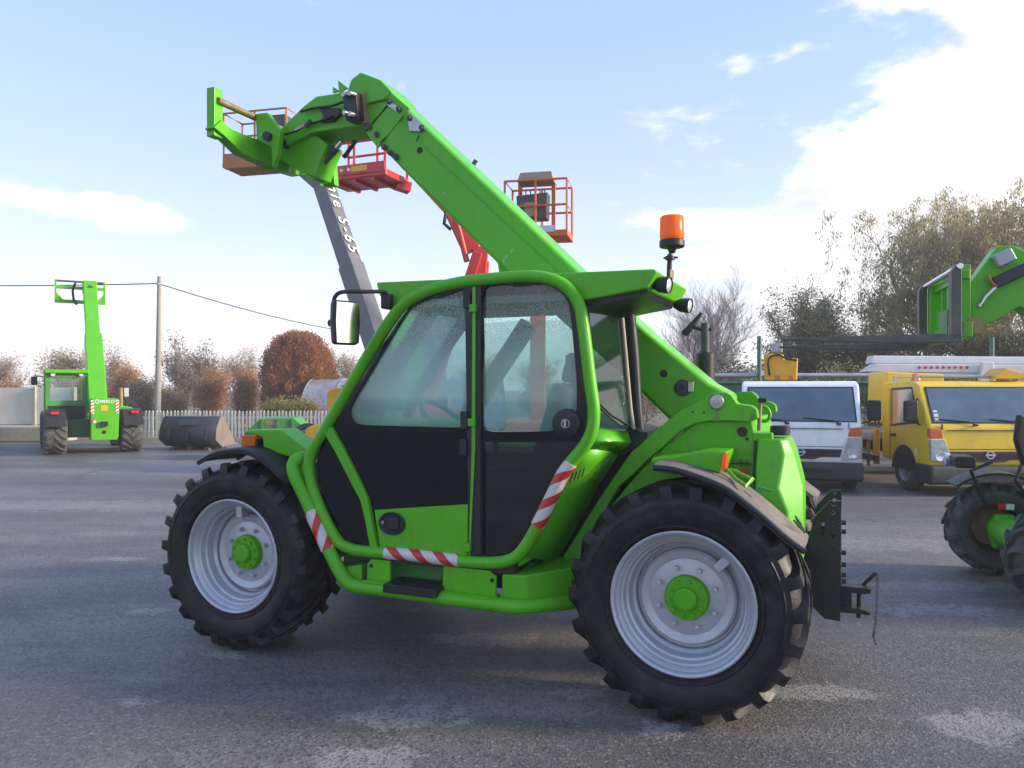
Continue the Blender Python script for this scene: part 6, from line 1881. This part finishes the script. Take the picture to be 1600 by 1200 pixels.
for k, (px, h, lf, lb) in enumerate(((1170, 2.0, 'leaf_dark', 'low dark shrub left of the white truck roof'), (1300, 2.3, 'leaf_dark', 'low dark shrub just behind the white truck'),
                                     (1375, 2.2, 'leaf_olive', 'low olive shrub in the gap between the two trucks'), (1470, 2.4, 'leaf_dark', 'low dark shrub behind the yellow truck cab'))):
    tree('leafy_shrub', lb, at(px, 20.5), h, 30 + k, spread=1.0, trunk_r=0.06, levels=2, kids=(13, 10), leaf=lf, per_tip=70, ls=(0.09, 0.04), jitter=0.17, group=BR, cat='shrub', first=0.05)
# left
tree('bare_tree', 'tall grey brown multi-stemmed tree right of the utility pole', at(300, 37), 4.5, 41, spread=0.55, trunk_r=0.10, levels=4, kids=(7, 6, 4, 3), leaf='leaf_grey', per_tip=5, ls=(0.12, 0.05), jitter=0.2, bark='bark_grey', group=BL, up=0.8, first=0.15, stems=4, lenf=0.55)
tree('bare_tree', 'pale brown tree with sparse leaves left of the raised boom', at(95, 40), 3.9, 42, spread=0.9, trunk_r=0.12, levels=4, kids=(8, 6, 5, 4), leaf='leaf_tan', per_tip=5, ls=(0.13, 0.06), jitter=0.25, bark='bark_grey', group=BL, first=0.15)
tree('bare_tree', 'thin bare tree right beside the raised far boom', at(185, 40), 4.2, 43, spread=0.7, trunk_r=0.10, levels=4, kids=(8, 6, 5, 4), leaf='leaf_tan', per_tip=3, ls=(0.12, 0.05), jitter=0.25, bark='bark_grey', group=BL, up=0.6, first=0.2)
tree('bare_tree', 'pale bare tree between the grey tree and the rust brown conifer', at(385, 44), 4.1, 44, spread=0.75, trunk_r=0.10, levels=4, kids=(8, 7, 5, 4), leaf='leaf_tan', per_tip=3, ls=(0.12, 0.05), jitter=0.25, bark='bark_grey', group=BL, up=0.6, first=0.2)
tree('bare_tree', 'bare tree at the far left edge above the panel wall', at(8, 42), 3.7, 45, spread=0.8, trunk_r=0.10, levels=4, kids=(8, 7, 5, 4), leaf='leaf_tan', per_tip=2, ls=(0.12, 0.05), jitter=0.25, bark='bark_grey', group=BL, up=0.6, first=0.2)
tree('bare_tree', 'faint bare tree between the rust conifer and the green cab', at(545, 48), 3.9, 46, spread=0.8, trunk_r=0.10, levels=4, kids=(8, 7, 5, 4), leaf='leaf_tan', per_tip=2, ls=(0.12, 0.05), jitter=0.25, bark='bark_grey', group=BL, up=0.6, first=0.2)
for k, (px, D, h, lf, lb) in enumerate(((25, 34, 2.0, 'leaf_brown', 'brown hedge shrub above the beige wall at the far left'), (105, 34, 2.4, 'leaf_brown', 'brown hedge shrub left of the far telehandler boom'), (185, 34, 2.7, 'leaf_brown', 'reddish brown shrub right of the far telehandler boom'),
                                        (228, 33, 2.2, 'leaf_grey', 'greyish shrub just left of the utility pole foot'), (272, 33, 1.7, 'leaf_tan', 'tan shrub just right of the utility pole foot'), (335, 34, 2.6, 'leaf_brown', 'brown shrub behind the loader bucket'),
                                        (382, 33, 2.4, 'leaf_brown', 'reddish brown shrub between bucket and conifer'), (432, 27, 1.25, 'leaf_yellow', 'yellow green low shrub in front of the conifer'), (470, 26.5, 1.2, 'leaf_yellow', 'yellow green low shrub before the polytunnel end'),
                                        (150, 36, 2.5, 'leaf_tan', 'tan shrub hidden behind the far telehandler boom'))):
    tree('hedge_shrub', lb, at(px, D), h, 60 + k, spread=1.0, trunk_r=0.05, levels=2, kids=(14, 10), leaf=lf, per_tip=90, ls=(0.09, 0.04), jitter=0.17, group=BL, cat='shrub', first=0.05, bark='bark_grey', up=0.5)
for k, (px, D, h, lf, lb) in enumerate(((640, 38, 3.0, 'leaf_tan', 'tan shrub glimpsed through the front door glass'), (735, 40, 3.4, 'leaf_brown', 'brown shrub behind the cab door pillar'),
                                        (830, 38, 3.1, 'leaf_olive', 'olive shrub dimly seen through the rear door glass'), (925, 36, 3.2, 'leaf_olive', 'olive shrub behind the rear corner of the cab'), (1010, 34, 3.3, 'leaf_grey', 'grey shrub behind the boom foot beside the bare tree'))):
    tree('hedge_shrub', lb, at(px, D), h, 90 + k, spread=1.0, trunk_r=0.06, levels=2, kids=(14, 10), leaf=lf, per_tip=80, ls=(0.10, 0.045), jitter=0.2, group=BL, cat='shrub', first=0.05, bark='bark_grey', up=0.5, scale=(1.5, 1.5, 1))
# rust brown conifer: upright sprays on an egg-shaped body
def conifer(loc, h, r):
    rng = np.random.default_rng(77)
    t = thing('conifer', 'rust brown egg-shaped conifer beside the polytunnel', 'tree', (loc[0], loc[1], 0), 0, BL)
    branches('trunk', [([np.array([0, 0, z]) for z in np.linspace(0, h * 0.9, 5)], 0.14, 0.03)], 'bark', t)
    n = 2600
    u = rng.uniform(0.02, 1.0, n)
    a = rng.uniform(0, 2 * np.pi, n)
    def prof(u):
        return r * np.clip(np.minimum(1.0, 0.80 + 0.45 * u), 0, 1) * np.sqrt(np.clip(1 - np.clip((u - 0.42) / 0.58, 0, 1) ** 2.3, 0, 1))
    lump = 1 + 0.07 * np.sin(4 * a + 5 * u + 1.0) + 0.06 * np.sin(9 * a - 11 * u) + 0.05 * np.sin(17 * a + 6 * u) + rng.normal(size=n) * 0.05
    rad = prof(u) * lump
    base = np.stack([rad * np.cos(a), rad * np.sin(a), 0.1 + u * h * 0.97], axis=1)
    C, D = [], []
    for j in range(16):
        s = j / 15
        out = np.stack([np.cos(a), np.sin(a), np.zeros(n)], axis=1)
        C.append(base + out * (-0.16 + 0.20 * s) + np.array([0, 0, 0.26]) * s + rng.normal(size=(n, 3)) * 0.045)
        D.append(out * 0.5 + np.array([0, 0, 1.0]) + rng.normal(size=(n, 3)) * 0.5)
    leaves('crown', np.concatenate(C), np.concatenate(D), 0.10, 0.042, 'leaf_rust', t, rng)
    # dead inner mass that closes the crown
    vs, fs = [], []
    for i in range(14):
        uu = i / 13
        for k in range(20):
            aa = 2 * math.pi * k / 20
            rr_ = float(prof(np.array([uu]))[0]) * 0.86
            vs.append((rr_ * math.cos(aa), rr_ * math.sin(aa), 0.1 + uu * h * 0.93))
    for i in range(13):
        for k in range(20):
            l = (k + 1) % 20
            fs.append((i * 20 + k, i * 20 + l, (i + 1) * 20 + l, (i + 1) * 20 + k))
    mk('inner_crown', vs, fs, 'leaf_rust', t)
cx_ = at(467, 31)
conifer(cx_, 3.62, 1.42)

# ================================================================== thin late-afternoon haze over the whole yard
hzb = box('haze', (0, 220, 4.4), (520, 580, 10.8), 'cable', None)
hm = bpy.data.materials.new('haze_air')
hm.use_nodes = True
hm.node_tree.nodes.clear()
pv = hm.node_tree.nodes.new('ShaderNodeVolumePrincipled')
pv.inputs['Color'].default_value = (0.93, 0.93, 0.95, 1)
pv.inputs['Density'].default_value = 0.0021
ho = hm.node_tree.nodes.new('ShaderNodeOutputMaterial')
hm.node_tree.links.new(pv.outputs[0], ho.inputs['Volume'])
hzb.data.materials.clear()
hzb.data.materials.append(hm)
tag(hzb, 'thin pale haze hanging over the yard', None, kind='stuff')
